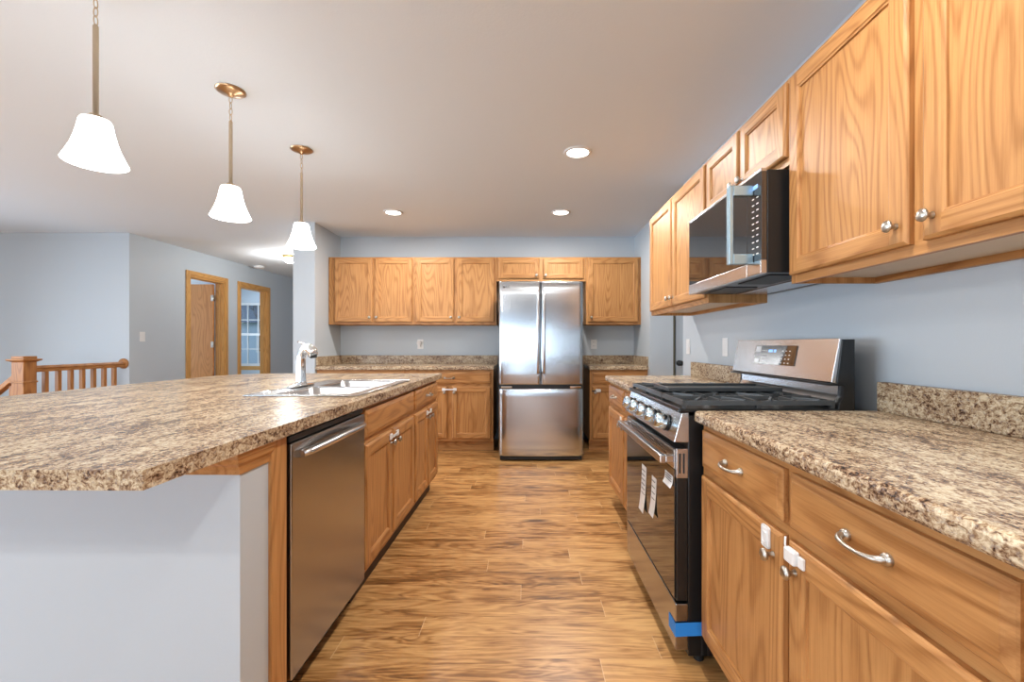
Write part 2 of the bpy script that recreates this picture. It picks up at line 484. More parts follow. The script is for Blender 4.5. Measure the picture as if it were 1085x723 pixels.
# windows: white frames, muntins and panes
wi = [0]
def window(along, fixed, a, b, z0, z1, nx, nz, mat=WHITET, sill=None):
    wi[0] += 1
    mb = MB(); f = 0.055
    def bx(p, q, r, s, t0=0.03, t1=0.09):
        if along == 0: mb.box((p, fixed+t0, r), (q, fixed+t1, s), mat)
        else: mb.box((fixed+t0, p, r), (fixed+t1, q, s), mat)
    bx(a, a+f, z0, z1); bx(b-f, b, z0, z1); bx(a+f, b-f, z0, z0+f); bx(a+f, b-f, z1-f, z1)
    zm = (z0+z1)/2
    bx(a+f, b-f, zm-0.025, zm+0.025)
    for i in range(1, nx):
        x = a+f+(b-a-2*f)*i/nx; bx(x-0.009, x+0.009, z0+f, z1-f, 0.045, 0.075)
    for k in range(1, nz):
        z = z0+f+(z1-z0-2*f)*k/nz
        if abs(z-zm) > 0.03: bx(a+f, b-f, z-0.009, z+0.009, 0.044, 0.076)
    if sill:
        if along == 0:
            mb.box((a-0.06, fixed-0.03, z0-0.025), (b+0.06, fixed+0.03, z0), sill)
            mb.box((a-0.05, fixed-0.015, z0-0.085), (b+0.05, fixed, z0-0.025), sill)
    w = struct(mb.build('window_%d' % wi[0]))
    g = MB()
    if along == 0: g.box((a+f, fixed+0.058, z0+f), (b-f, fixed+0.062, z1-f), GLASS)
    else: g.box((fixed+0.058, a+f, z0+f), (fixed+0.062, b-f, z1-f), GLASS)
    g.build('pane', w)
for a, b, z0, z1 in REAR_WINS: window(0, REAR_Y-T, a, b, z0, z1, 2, 1)
for a, b, z0, z1 in LEFT_WINS: window(1, LEFT_X-T, a, b, z0, z1, 2, 1)
window(1, LEFT_X-T, 5.6, 6.6, 0.9, 2.1, 2, 2)  # unseen window, opening for the first room's fill lamp
window(1, LEFT_X-T, 7.9, 9.1, 0.9, 2.1, 2, 2)  # unseen window added so the bedroom fill lamp can shine in
window(0, 9.88, *BED_WIN, 4, 4, sill=TH)

# door casings in the hall wall, with jambs
def casing(n, y0, y1, top):
    mb = MB(); cw = 0.068
    x0, x1 = HB, HB+0.018
    mb.box((x0, y0-cw, 0), (x1, y0, top+cw), TV, 0.005); mb.box((x0, y1, 0), (x1, y1+cw, top+cw), TV, 0.005)
    mb.box((x0, y0, top), (x1, y1, top+cw), TY, 0.005)
    # jambs lining the opening and door stops
    mb.box((HB-T-0.001, y0, 0), (x0+0.006, y0+0.02, top), TV); mb.box((HB-T-0.001, y1-0.02, 0), (x0+0.006, y1, top), TV)
    mb.box((HB-T-0.001, y0+0.02, top-0.02), (x0+0.006, y1-0.02, top), TY)
    mb.box((HB-0.075, y0+0.02, 0), (HB-0.04, y0+0.032, top-0.02), TV); mb.box((HB-0.075, y1-0.032, 0), (HB-0.04, y1-0.02, top-0.02), TV)
    struct(mb.build('trim_%d' % n))
casing(1, D1[0], D1[1], DH)
casing(2, D2[0], D2[1], DH)
# hall door, open into the room on its far jamb
mb = MB(); mb.box((-0.68, -0.035, 0.01), (0, 0, 2.055), DOORWOOD, 0.002)
d1 = struct(mb.build('door_1', None, (HB-T-0.012, 6.705, 0)))
for hz in (0.28, 1.10, 1.80):
    mb = MB(); mb.box((-0.001, -0.03, hz), (0.012, -0.001, hz+0.09), NICKEL)
    mb.box((-0.03, -0.0375, hz), (-0.0, -0.0352, hz+0.09), NICKEL)
    mb.tube([(0.006, -0.037, hz-0.002), (0.006, -0.037, hz+0.092)], 0.006, NICKEL, 8)
    mb.build('hinge', d1)
# passage door on the right, ajar behind the end of the cabinets
mb = MB(); mb.box((1.576, 4.66, 0.01), (2.38, 4.70, 2.05), WALL, 0.003)
d2 = struct(mb.build('door_2'))
mb = MB(); mb.lathe([(0, 0.075), (0.02, 0.072), (0.028, 0.058), (0.024, 0.04), (0.011, 0.03), (0.011, 0.008), (0.03, 0.006), (0.03, 0.0)], BLACKM, (1.612, 4.66, 0.95), (0, -1, 0), 16)
mb.build('door_knob', d2)
mb = MB(); mb.box((1.545, 4.64, 0), (1.562, 4.76, 2.1), plain('dark_olive_jamb', (0.10, 0.09, 0.06), 0.6)); struct(mb.build('trim_3'))
mb = MB()
mb.box((LEFT_X, WA-0.012, 0), (-4.73, WA, 0.08), TH)
mb.box((HB, WA, 0), (HB+0.012, D1[0]-0.07, 0.08), TY, 0.003); mb.box((HB, D2[1]+0.07, 0), (HB+0.012, 9.88, 0.08), TY, 0.003)
struct(mb.build('baseboard_hall'))

# outside, seen through the bedroom window
sbox('ground', (-40, 10.4, -0.4), (25, 60, -0.3), GRASS)
sbox('ground_rear', (-40, -40, -0.4), (25, -4.2, -0.3), GRASS)
def tree(x, y, h, label, seed):
    random.seed(seed)
    t = thing('bare_tree', label, 'tree', (x, y, -0.3), 0, 'bare trees beyond the bedroom window')
    mb = MB()
    def grow(p, d, l, r, lev):
        q = p + d*l
        mid = p + d*l*0.5 + Vector((random.uniform(-1, 1), random.uniform(-1, 1), 0))*l*0.05
        mb.tube([p, mid, q], [r, r*0.8, r*0.62], BARK, 6)
        if lev <= 0: return
        for _ in range(3):
            nd = (d + Vector((random.uniform(-1, 1), random.uniform(-1, 1), random.uniform(-0.2, 0.7)))*0.75).normalized()
            grow(q - d*l*random.uniform(0, 0.25), nd, l*0.70, r*0.66, lev-1)
    grow(Vector((0, 0, 0)), Vector((0, 0, 1)), h*0.30, h*0.010, 5)
    mb.build('trunk', t)
tree(-10.6, 18.0, 6.0, 'thicker bare tree outside the bedroom window', 3)
tree(-13.5, 13.6, 4.6, 'slimmer bare tree nearer the bedroom window', 5)
tree(-16.5, 22.5, 7.0, 'farthest bare tree outside the bedroom window', 9)
random.seed(11)
t = thing('neighbor_house', 'pale grey house seen far off through the bedroom window', 'house', (-18.5, 30, -0.3))
SIDING = plain('grey_blue_siding', (0.50, 0.58, 0.66), 0.8, var=0.1)
mb = MB(); mb.box((-4, 0, 0), (5, 5, 2.9), SIDING)
for k in range(14): mb.box((-4.01, -0.03, 0.2+k*0.19), (5.01, 0.0, 0.215+k*0.19), SIDING)
mb.build('wall', t)
mb = MB(); mb.prism([(-0.4, 2.9), (5.4, 2.9), (2.5, 4.9)], 0, -4.4, 5.4, plain('grey_roof_shingles', (0.13, 0.15, 0.18), 0.9, var=0.2)); mb.build('roof', t)
for x in (-2.4, 0.2, 2.8):
    mb = MB(); mb.box((x, -0.06, 0.9), (x+1.0, -0.031, 2.2), WHITET); mb.box((x+0.08, -0.065, 0.98), (x+0.92, -0.0605, 2.12), BLACK); mb.build('window', t)

# ------------------------------------------------------------------ cabinetry
def knob_part(parent, x, z, y=-0.0195):
    mb = MB()
    mb.lathe([(0.0, 0.030), (0.009, 0.0295), (0.0145, 0.026), (0.0155, 0.022), (0.012, 0.0175), (0.006, 0.014), (0.0055, 0.004), (0.008, 0.001), (0.008, 0.0)], NICKEL, (0, 0, 0), (0, -1, 0), 20)
    return mb.build('knob', parent, (x, y, z))
def pull_part(parent, x, z, y=-0.0195, w=0.096):
    mb = MB(); n = 14
    pts = []; rad = []
    for i in range(n+1):
        t = i/n; a = PI*t
        pts.append((-w/2*math.cos(a), -0.008-0.022*math.sin(a)**0.8, -0.004*math.sin(a)))
        rad.append(0.0042+0.0028*abs(math.cos(a))**3)
    pts = [(-w/2, 0.0, 0)] + pts + [(w/2, 0.0, 0)]; rad = [0.008] + rad + [0.008]
    mb.tube(pts, rad, NICKEL, 10)
    for s in (-1, 1):
        mb.lathe([(0, 0.010), (0.009, 0.009), (0.011, 0.004), (0.011, 0)], NICKEL, (s*w/2, 0, 0), (0, -1, 0), 14)
    return mb.build('pull_handle', parent, (x, y, z))
def rect_ring(mb, w, h, a, ya, b, yb, mv, mh):
    """mitred ring between inset a at y=ya and inset b at y=yb"""
    A = [(a, ya, a), (w-a, ya, a), (w-a, ya, h-a), (a, ya, h-a)]; B = [(b, yb, b), (w-b, yb, b), (w-b, yb, h-b), (b, yb, h-b)]
    for i in range(4):
        j = (i+1) % 4
        mb.quad([A[i], A[j], B[j], B[i]], mh if i in (0, 2) else mv)
def door_part(parent, x0, x1, z0, z1, knob=None, name='door'):
    """recessed-panel door, its back at y=-0.0005, front at y=-0.0195"""
    w, h = x1-x0, z1-z0; mb = MB(); fw = 0.052 if h > 0.4 else 0.048
    yb, yf = -0.0008, -0.0195
    mb.quad([(0, yb, 0), (w, yb, 0), (w, yb, h), (0, yb, h)], OV)
    rect_ring(mb, w, h, 0, yb, 0, -0.013, OV, OH)
    rect_ring(mb, w, h, 0, -0.013, 0.003, -0.0165, OV, OH)
    rect_ring(mb, w, h, 0.003, -0.0165, 0.009, yf, OV, OH)
    a, b = 0.009, fw
    mb.quad([(a, yf, a), (b, yf, a), (b, yf, h-a), (a, yf, h-a)], OV); mb.quad([(w-b, yf, a), (w-a, yf, a), (w-a, yf, h-a), (w-b, yf, h-a)], OV)
    mb.quad([(b, yf, a), (w-b, yf, a), (w-b, yf, b), (b, yf, b)], OH); mb.quad([(b, yf, h-b), (w-b, yf, h-b), (w-b, yf, h-a), (b, yf, h-a)], OH)
    rect_ring(mb, w, h, b, yf, b+0.003, -0.0165, OV, OH)
    rect_ring(mb, w, h, b+0.003, -0.0165, b+0.008, -0.0150, OV, OH)
    rect_ring(mb, w, h, b+0.008, -0.0150, b+0.0095, -0.0095, OV, OH)
    c = b+0.0095
    mb.quad([(c, -0.0095, c), (w-c, -0.0095, c), (w-c, -0.0095, h-c), (c, -0.0095, h-c)], OV)
    d = mb.build(name, parent, (x0, 0, z0))
    if knob: knob_part(d, knob[0]-x0, knob[1]-z0)
    return d
def drawer_part(parent, x0, x1, z0, z1, pull=True, name='drawer'):
    w, h = x1-x0, z1-z0; mb = MB()
    yb, yf = -0.0008, -0.0195
    mb.quad([(0, yb, 0), (w, yb, 0), (w, yb, h), (0, yb, h)], OH)
    rect_ring(mb, w, h, 0, yb, 0, -0.012, OH, OH)
    rect_ring(mb, w, h, 0, -0.012, 0.003, -0.0145, OH, OH)
    rect_ring(mb, w, h, 0.003, -0.0145, 0.017, -0.0182, OH, OH)
    rect_ring(mb, w, h, 0.017, -0.0182, 0.0185, yf, OH, OH)
    c = 0.0185
    mb.quad([(c, yf, c), (w-c, yf, c), (w-c, yf, h-c), (c, yf, h-c)], OH)
    d = mb.build(name, parent, (x0, 0, z0))
    if pull: pull_part(d, w/2, h/2)
    return d

def base_cabinet(label, loc, rot, w, fronts, d=0.60, toe=0.075, group='oak base cabinets', split=None, kick=None):
    """local: x along the front, y into the cabinet, face frame front at y=0"""
    t = thing('base_cabinet', label, 'cabinet', loc, rot, group)
    H = 0.874; Z = 0.114
    mb = MB()
    mb.box((0.0005, 0.019, Z), (0.018, d, H), OV); mb.box((w-0.018, 0.019, Z), (w-0.0005, d, H), OV)
    mb.box((0.018, 0.019, Z), (w-0.018, d, Z+0.018), OH); mb.box((0.018, d-0.006, Z+0.018), (w-0.018, d, H), OH)
    mb.box((0.0005, toe, 0.0), (w-0.0005, toe+0.015, Z), kick or OH)
    # face frame
    s = 0.036
    mb.box((0.0005, 0, Z), (s, 0.019, H), OV); mb.box((w-s, 0, Z), (w-0.0005, 0.019, H), OV)
    mb.box((s, 0, Z), (w-s, 0.019, Z+0.036), OH); mb.box((s, 0, H-0.036), (w-s, 0.019, H), OH)
    mb.box((s, 0, 0.695), (w-s, 0.019, 0.733), OH)
    for x in (split or []): mb.box((x-0.022, 0.0004, Z+0.036), (x+0.022, 0.0188, H-0.036), OV)
    mb.box((s, 0.002, Z+0.036), (w-s, 0.0189, H-0.036), OV)
    mb.build('body', t)
    for f in fronts:
        if f[0] == 'door': door_part(t, f[1], f[2], 0.142, 0.697, f[3])
        elif f[0] == 'drawer': drawer_part(t, f[1], f[2], 0.727, 0.853, True)
        else: drawer_part(t, f[1], f[2], 0.727, 0.853, False, 'false_front')
    return t
def upper_cabinet(label, loc, rot, w, h, fronts, d=0.33, group='oak wall cabinets', split=None, dz=(0.028, 0.018)):
    t = thing('wall_cabinet', label, 'cabinet', loc, rot, group)
    mb = MB(); s = 0.036
    mb.box((0.015, 0.019, 0.022), (w-0.015, d, h), OV)
    mb.box((0.015, 0.0195, 0.0205), (w-0.015, d-0.001, 0.0219), UNDER)
    mb.box((0.0005, 0.019, 0), (0.015, d, h), OV); mb.box((w-0.015, 0.019, 0), (w-0.0005, d, h), OV)
    mb.box((0.0005, 0, 0), (s, 0.019, h), OV); mb.box((w-s, 0, 0), (w-0.0005, 0.019, h), OV)
    mb.box((s, 0, 0), (w-s, 0.019, 0.036), OH); mb.box((s, 0, h-0.036), (w-s, 0.019, h), OH)
    mb.box((0.015, d-0.019, 0.0), (w-0.015, d, 0.0204), OH)
    for x in (split or []): mb.box((x-0.02, 0.0004, 0.036), (x+0.02, 0.0188, h-0.036), OV)
    mb.box((s, 0.002, 0.036), (w-s, 0.0187, h-0.036), OV)
    mb.build('body', t)
    for f in fronts: door_part(t, f[1], f[2], dz[0], h-dz[1], f[3])
    return t

# --- back wall uppers
BD = 5.0
UZ, UTOP = 1.372, 2.135
def back_upper(label, x0, x1, z0, doors):
    fr = [('door', a-x0, b-x0, (k-x0, kz)) for a, b, k, kz in doors]
    mids = [(doors[i][1]+doors[i+1][0])/2-x0 for i in range(len(doors)-1)]
    return upper_cabinet(label, (x0, BD, z0), 0, x1-x0, UTOP-z0, fr, WB-BD-0.001, split=mids)
back_upper('two-door oak wall cabinet on the back wall beside the left partition', -2.235, -1.268, UZ, [(-2.165, -1.735, -1.765, 0.08), (-1.712, -1.285, -1.685, 0.08)])
back_upper('two-door oak wall cabinet on the back wall, just left of the fridge', -1.267, -0.338, UZ, [(-1.241, -0.817, -0.848, 0.08), (-0.780, -0.361, -0.752, 0.08)])
back_upper('short two-door oak cabinet directly above the refrigerator', -0.337, 0.676, 1.862, [(-0.312, 0.146, 0.118, 0.065), (0.192, 0.648, 0.220, 0.065)])
back_upper('single-door oak wall cabinet on the back wall right of the fridge', 0.677, 1.299, UZ, [(0.702, 1.268, 0.735, 0.08)])

# --- back wall bases
BF = 4.72
def back_base(label, x0, x1, doors, drawers):
    fr = [('drawer', a-x0, b-x0) for a, b in drawers] + [('door', a-x0, b-x0, (k-x0, 0.635)) for a, b, k in doors]
    mids = [(doors[i][1]+doors[i+1][0])/2-x0 for i in range(len(doors)-1)]
    return base_cabinet(label, (x0, BF, 0), 0, x1-x0, fr, WB-BF-0.001, 0.06)
back_base('oak base cabinet in the back corner against the left partition', -2.235, -1.285, [(-2.21, -1.785, -1.815), (-1.745, -1.312, -1.715)], [(-2.21, -1.312)])
back_base('oak base cabinet under the back counter left of the fridge', -1.284, -0.352, [(-1.26, -0.842, -0.868), (-0.791, -0.378, -0.765)], [(-1.26, -0.378)])
back_base('small single-door oak base cabinet right of the refrigerator', 0.678, 1.299, [(0.705, 1.27, 0.735)], [(0.705, 1.27)])

def counter_profile(front, back, z0=0.876, z1=0.914, r=0.012):
    """list of (d, z) with rolled front edge; front<back"""
    return [(front+0.004, z0), (back, z0), (back, z1), (front+r, z1), (front+r*0.3, z1-r*0.3), (front, z1-r), (front, z0+0.006)]
# back-left counter with splash
def back_counter(label, x0, x1, side):
    t = thing('countertop', label, 'countertop', ((x0+x1)/2, BF-0.03, 0.876), 0, 'laminate countertops')
    ox = (x0+x1)/2
    mb = MB()
    prof = [(d-(BF-0.03), z-0.876) for d, z in counter_profile(BF-0.03, WB-0.001)]
    mb.prism(prof, 0, x0-ox, x1-ox, LAM)
    mb.build('worktop', t)
    mb = MB(); yb = WB-0.001-(BF-0.03)
    mb.box((x0-ox, yb-0.02, 0.0385), (x1-ox, yb, 0.140), LAM, 0.002)
    mb.build('backsplash', t)
    mb = MB()
    if side < 0: mb.box((x0-ox, 0.01, 0.0385), (x0-ox+0.02, yb-0.0205, 0.140), LAM, 0.002)
    else: mb.box((x1-ox-0.02, 0.01, 0.0385), (x1-ox, yb-0.0205, 0.140), LAM, 0.002)
    mb.build('side_splash', t)
back_counter('speckled brown laminate counter along the back wall left of the fridge', -2.238, -0.345, -1)
back_counter('short speckled laminate counter right of the refrigerator', 0.672, 1.299, 1)

# --- right wall bases (local x runs from far to near, y towards the wall)
RF = 0.622
ROT_R = R(-90)
def right_base(label, far, near, doors, drawers, knobs):
    fr = [('drawer', far-a, far-b) for a, b in drawers]
    fr += [('door', far-a, far-b, (far-k, 0.635)) for (a, b), k in zip(doors, knobs)]
    mids = [far-(doors[i][1]+doors[i+1][0])/2 for i in range(len(doors)-1)]
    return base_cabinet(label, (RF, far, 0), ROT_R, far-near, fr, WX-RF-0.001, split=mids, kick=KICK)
NEARCAB = right_base('two-door oak base cabinet near the camera, on the right of the stove', 1.548, 0.512, [(1.525, 1.0455), (1.019, 0.545)], [(1.525, 1.0455), (1.019, 0.545)], (1.078, 0.990))
right_base('oak base cabinet at the near end of the right-hand run', 0.510, -0.40, [(0.485, 0.07), (0.04, -0.375)], [(0.485, 0.07), (0.04, -0.375)], (0.10, 0.01))
right_base('oak base cabinet on the far side of the stove', 3.272, 2.335, [(3.235, 2.755), (2.722, 2.36)], [(3.235, 2.755), (2.722, 2.36)], (2.79, 2.69))
def right_counter(label, far, near):
    t = thing('countertop', label, 'countertop', (RF-0.03, far, 0.876), ROT_R, 'laminate countertops')
    f0 = RF-0.03; w = far-near
    mb = MB(); mb.prism([(d-f0, z-0.876) for d, z in counter_profile(f0, WX-0.001)], 0, 0, w, LAM)
    mb.build('worktop', t)
    mb = MB(); yb = WX-0.001-f0
    mb.box((0.0, yb-0.032, 0.0385), (w, yb, 0.140), LAM, 0.002)
    mb.build('backsplash', t)
    return t
right_counter('speckled laminate counter in the foreground right of the stove', 1.553, -0.42)
right_counter('speckled laminate counter on the far side of the stove', 3.31, 2.332)

# --- right wall uppers
UF = 0.955
def right_upper(label, far, near, z0, z1, doors, knobs, kz=0.08):
    fr = [('door', far-a, far-b, (far-k, kz)) for (a, b), k in zip(doors, knobs)]
    mids = [far-(doors[i][1]+doors[i+1][0])/2 for i in range(len(doors)-1)]
    return upper_cabinet(label, (UF, far, z0), ROT_R, far-near, z1-z0, fr, WX-UF-0.001, split=mids)
RU0, RU1 = 1.366, 2.113
right_upper('large oak wall cabinet nearest the camera on the right wall', 1.590, 0.555, RU0, RU1, [(1.578, 1.086), (1.048, 0.575)], (1.118, 1.018))
right_upper('short oak cabinet directly above the microwave', 2.314, 1.5915, 1.800, RU1, [(2.302, 1.958), (1.938, 1.602)], (1.985, 1.912), 0.06)
right_upper('oak wall cabinet on the far side of the microwave', 3.365, 2.3155, RU0, RU1, [(3.352, 2.862), (2.842, 2.328)], (2.892, 2.812))

# ------------------------------------------------------------------ island (slightly turned frame)
IO = Vector((-0.712, 0.82, 0)); IR = R(90-0.70)
def isl(x, y, z=0.0):
    """island frame: x from the near edge to the far end, y from the aisle edge inwards"""
    return IO + Matrix.Rotation(IR, 3, 'Z') @ Vector((x, y, z))
FACE = 0.032
def ix(d): return d-0.82
ILEN = 2.74; IWID = 1.63
SX0, SX1, SY0, SY1 = ix(1.985), ix(2.80), 0.075, 0.545     # sink cut-out
# countertop with sink hole and gently bowed seating side
t = thing('island_countertop', 'long speckled laminate island countertop with the sink set into it', 'countertop', isl(0, 0, 0.876), IR, 'laminate countertops')
mb = MB()
bm = mb.bm; kmat = mb.mi(LAM)
outer = [(0, 0), (ILEN, 0)]
outer += [(ILEN, IWID-0.55), (ILEN-0.03, IWID-0.25), (ILEN-0.13, IWID-0.08), (ILEN-0.30, IWID)]
for i in range(1, 8): outer.append(((ILEN-0.30)*(1-i/8.0), IWID+0.018*math.sin(PI*i/8)))
outer += [(0, IWID)]
hole = [(SX0, SY0), (SX1, SY0), (SX1, SY1), (SX0, SY1)]
for z in (0.038, 0.0):
    vs = [bm.verts.new((x, y, z)) for x, y in outer]; hs = [bm.verts.new((x, y, z)) for x, y in hole]
    es = [bm.edges.new((vs[i], vs[(i+1) % len(vs)])) for i in range(len(vs))] + [bm.edges.new((hs[i], hs[(i+1) % 4])) for i in range(4)]
    bmesh.ops.triangle_fill(bm, use_beauty=True, use_dissolve=False, edges=es)
    if z > 0: top_v, top_h = vs, hs
    else: bot_v, bot_h = vs, hs
for tv, bv in ((top_v, bot_v), (top_h, bot_h)):
    for i in range(len(tv)):
        j = (i+1) % len(tv); bm.faces.new([tv[i], bv[i], bv[j], tv[j]])
for f in bm.faces: f.material_index = kmat
mb.build('worktop', t)

# painted knee walls with oak end stile and moulding
t = thing('kitchen_island', 'light grey painted island wall with oak end stile and trim under the countertop', 'island', isl(0, 0, 0), IR)
mb = MB()
n0, n1 = ix(1.139), ix(1.261)
mb.box((n0, FACE-0.002, 0), (n1, IWID-0.28, 0.8755), KNEE)
mb.box((n1, IWID-0.40, 0), (ix(3.49), IWID-0.28, 0.8755), KNEE)
mb.box((ix(3.37), 0.70, 0), (ix(3.49), IWID-0.401, 0.8755), KNEE)
mb.build('knee_wall', t)
mb = MB()
mb.box((n1+0.0005, FACE-0.012, 0), (ix(1.339), FACE+0.012, 0.8755), OV, 0.002)
mb.build('end_stile', t)
mb = MB()
prof = [(0, -0.062), (0.008, -0.062), (0.010, -0.050), (0.016, -0.040), (0.030, -0.030), (0.036, -0.016), (0.042, -0.014), (0.042, 0.0), (0, 0)]
# front run (projects to -x) and aisle return (projects to -y) meeting in a mitre
yA = FACE-0.0025; xA = n0-0.0005
def mold(p0, p1, out0, out1):
    k = mb.mi(OH); a = []; b = []
    for o, z in prof:
        a.append(bm2.verts.new((p0[0]+out0[0]*o, p0[1]+out0[1]*o, 0.8752+z))); b.append(bm2.verts.new((p1[0]+out1[0]*o, p1[1]+out1[1]*o, 0.8752+z)))
    n = len(prof)
    for i in range(n): bm2.faces.new([a[i], a[(i+1) % n], b[(i+1) % n], b[i]]).material_index = k
    bm2.faces.new(a).material_index = k; bm2.faces.new(b[::-1]).material_index = k
bm2 = mb.bm
mold((xA, yA), (xA, IWID-0.29), (-1, -0.5), (-1, 0))
mold((xA, yA), (n1+0.0, yA), (-1, -0.5), (0, -0.5))
mb.build('crown_trim', t)

# dishwasher
t = thing('dishwasher', 'built-in stainless steel dishwasher in the island with a bowed bar handle', 'dishwasher', isl(ix(1.343), FACE, 0), IR)
w = 0.608
mb = MB(); mb.box((0.004, 0.02, 0.10), (w-0.004, 0.56, 0.868), BLACKM); mb.box((0.004, 0.06, 0.0), (w-0.004, 0.08, 0.099), BLACKM)
mb.build('body', t)
mb = MB(); mb.box((0.012, -0.018, 0.112), (w-0.003, 0.019, 0.842), DWSTEEL, 0.004)
dr = mb.build('door', t)
mb = MB(); n = 16; pts = []; rad = []
for i in range(n+1):
    u = i/n
    pts.append((0.060+u*(w-0.10), -0.022-0.030*math.sin(PI*u)**0.6, 0.800+0.010*math.sin(PI*u))); rad.append(0.017)
mb.tube(pts, rad, STEEL, 12, squash=0.75)
mb.build('handle', dr)
mb = MB(); mb.box((0.012, -0.012, 0.846), (w-0.003, 0.019, 0.864), BLACK, 0.003)
mb.build('control_strip', t)

# island cabinets
def island_base(label, a, b, doors, fronts, knobs):
    fr = [(k, ix(p)-ix(a), ix(q)-ix(a)) for k, p, q in fronts]
    fr += [('door', p-a, q-a, (k-a, 0.635)) for (p, q), k in zip(doors, knobs)]
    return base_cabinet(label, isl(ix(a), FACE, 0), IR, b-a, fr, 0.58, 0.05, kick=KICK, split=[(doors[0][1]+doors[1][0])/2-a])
island_base('two-door oak sink base in the island, next to the dishwasher', 1.955, 2.7925, [(1.968, 2.340), (2.362, 2.775)], [('false', 1.968, 2.775)], (2.305, 2.397))
island_base('narrower oak base cabinet at the far end of the island', 2.7935, 3.49, [(2.812, 3.135), (3.158, 3.462)], [('drawer', 2.812, 3.462)], (3.10, 3.193))

# sink
t = thing('kitchen_sink', 'double bowl stainless steel sink set into the island countertop', 'sink', isl(SX0, SY0, 0.9145), IR)
sw, sd = SX1-SX0, SY1-SY0
mb = MB(); g = 0.018
bowls = [(0.035, sw/2-0.014, 0.035, sd-0.085), (sw/2+0.014, sw-0.035, 0.035, sd-0.085)]
zt = 0.005
# rim: strips around bowls
def rim(x0, x1, y0, y1): mb.box((x0, y0, 0.0005), (x1, y1, zt), SINKST)
rim(-g, bowls[0][0], -g, sd+g); rim(bowls[1][1], sw+g, -g, sd+g); rim(bowls[0][1], bowls[1][0], -g, sd+g)
for b in bowls:
    rim(b[0], b[1], -g, b[2]); rim(b[0], b[1], b[3], sd+g)
mb.tube([(-g, -g, 0.003), (sw+g, -g, 0.003), (sw+g, sd+g, 0.003), (-g, sd+g, 0.003)], 0.0045, SINKST, 8, closed=True)
mb.build('rim', t)
for b in bowls:
    mb = MB(); k = mb.mi(SINKST)
    def rr(inset, z, r=0.05):
        pts = []; x0, x1, y0, y1 = b[0]+inset, b[1]-inset, b[2]+inset, b[3]-inset
        for cx, cy, a0 in ((x1-r, y1-r, 0), (x0+r, y1-r, 90), (x0+r, y0+r, 180), (x1-r, y0+r, 270)):
            for i in range(7): pts.append((cx+r*math.cos(R(a0+15*i)), cy+r*math.sin(R(a0+15*i)), z))
        return [mb.bm.verts.new(p) for p in pts]
    rings = [rr(-0.004, 0.004, 0.03), rr(0.004, -0.004), rr(0.008, -0.12), rr(0.03, -0.165), rr(0.10, -0.172)]
    for a, c in zip(rings, rings[1:]):
        for i in range(len(a)):
            f = mb.bm.faces.new([a[i], a[(i+1) % len(a)], c[(i+1) % len(a)], c[i]]); f.material_index = k; f.smooth = True
    f = mb.bm.faces.new(rings[-1]); f.material_index = k
    bo = mb.build('bowl', t)
    mb = MB(); mb.lathe([(0, 0.002), (0.02, 0.002), (0.038, 0.004), (0.042, 0.0)], CHROME, ((b[0]+b[1])/2, (b[2]+b[3])/2, -0.172), n=20)
    mb.build('drain', bo)
# faucet
fy = sd-0.020
t = thing('kitchen_faucet', 'chrome pull-out kitchen faucet standing behind the island sink', 'faucet', isl(SX0+0.40, SY0+fy, 0.9200), IR)
mb = MB()
mb.tube([(-0.125, 0, 0.004), (-0.10, 0, 0.006), (0, 0, 0.008), (0.10, 0, 0.006), (0.125, 0, 0.004)], [0.012, 0.026, 0.032, 0.026, 0.012], CHROME, 16, squash=0.28)
mb.build('deck_plate', t)
mb = MB()
mb.tube([(0, 0, 0.004), (0, 0.001, 0.03), (0, 0.002, 0.09), (0, 0.001, 0.145), (0, -0.006, 0.182), (0, -0.022, 0.203), (0, -0.042, 0.206), (0, -0.058, 0.190), (0, -0.066, 0.166)],
        [0.029, 0.026, 0.0235, 0.0225, 0.024, 0.026, 0.027, 0.028, 0.026], CHROME, 20)
mb.build('spout', t)
mb = MB(); mb.tube([(0, -0.066, 0.166), (0, -0.068, 0.154)], [0.019, 0.017], BLACKM, 16); mb.build('spray_nozzle', t)
mb = MB(); mb.lathe([(0.02, 0.0), (0.02, 0.006), (0.012, 0.014), (0, 0.016)], CHROME, (0, -0.022, 0.214), n=16)
mb.tube([(0, -0.022, 0.226), (0.012, 0.006, 0.236), (0.02, 0.03, 0.243)], [0.006, 0.005, 0.004], CHROME, 10)
mb.build('lever_handle', t)
mb = MB(); mb.lathe([(0, 0.010), (0.014, 0.009), (0.022, 0.004), (0.024, 0)], CHROME, n=20)
o = mb.build('sink_hole_cover', None, isl(SX0+0.10, SY0+fy+0.01, 0.9200))
tag(o, 'small round chrome hole cover on the sink ledge, nearer than the faucet', 'hole cover')

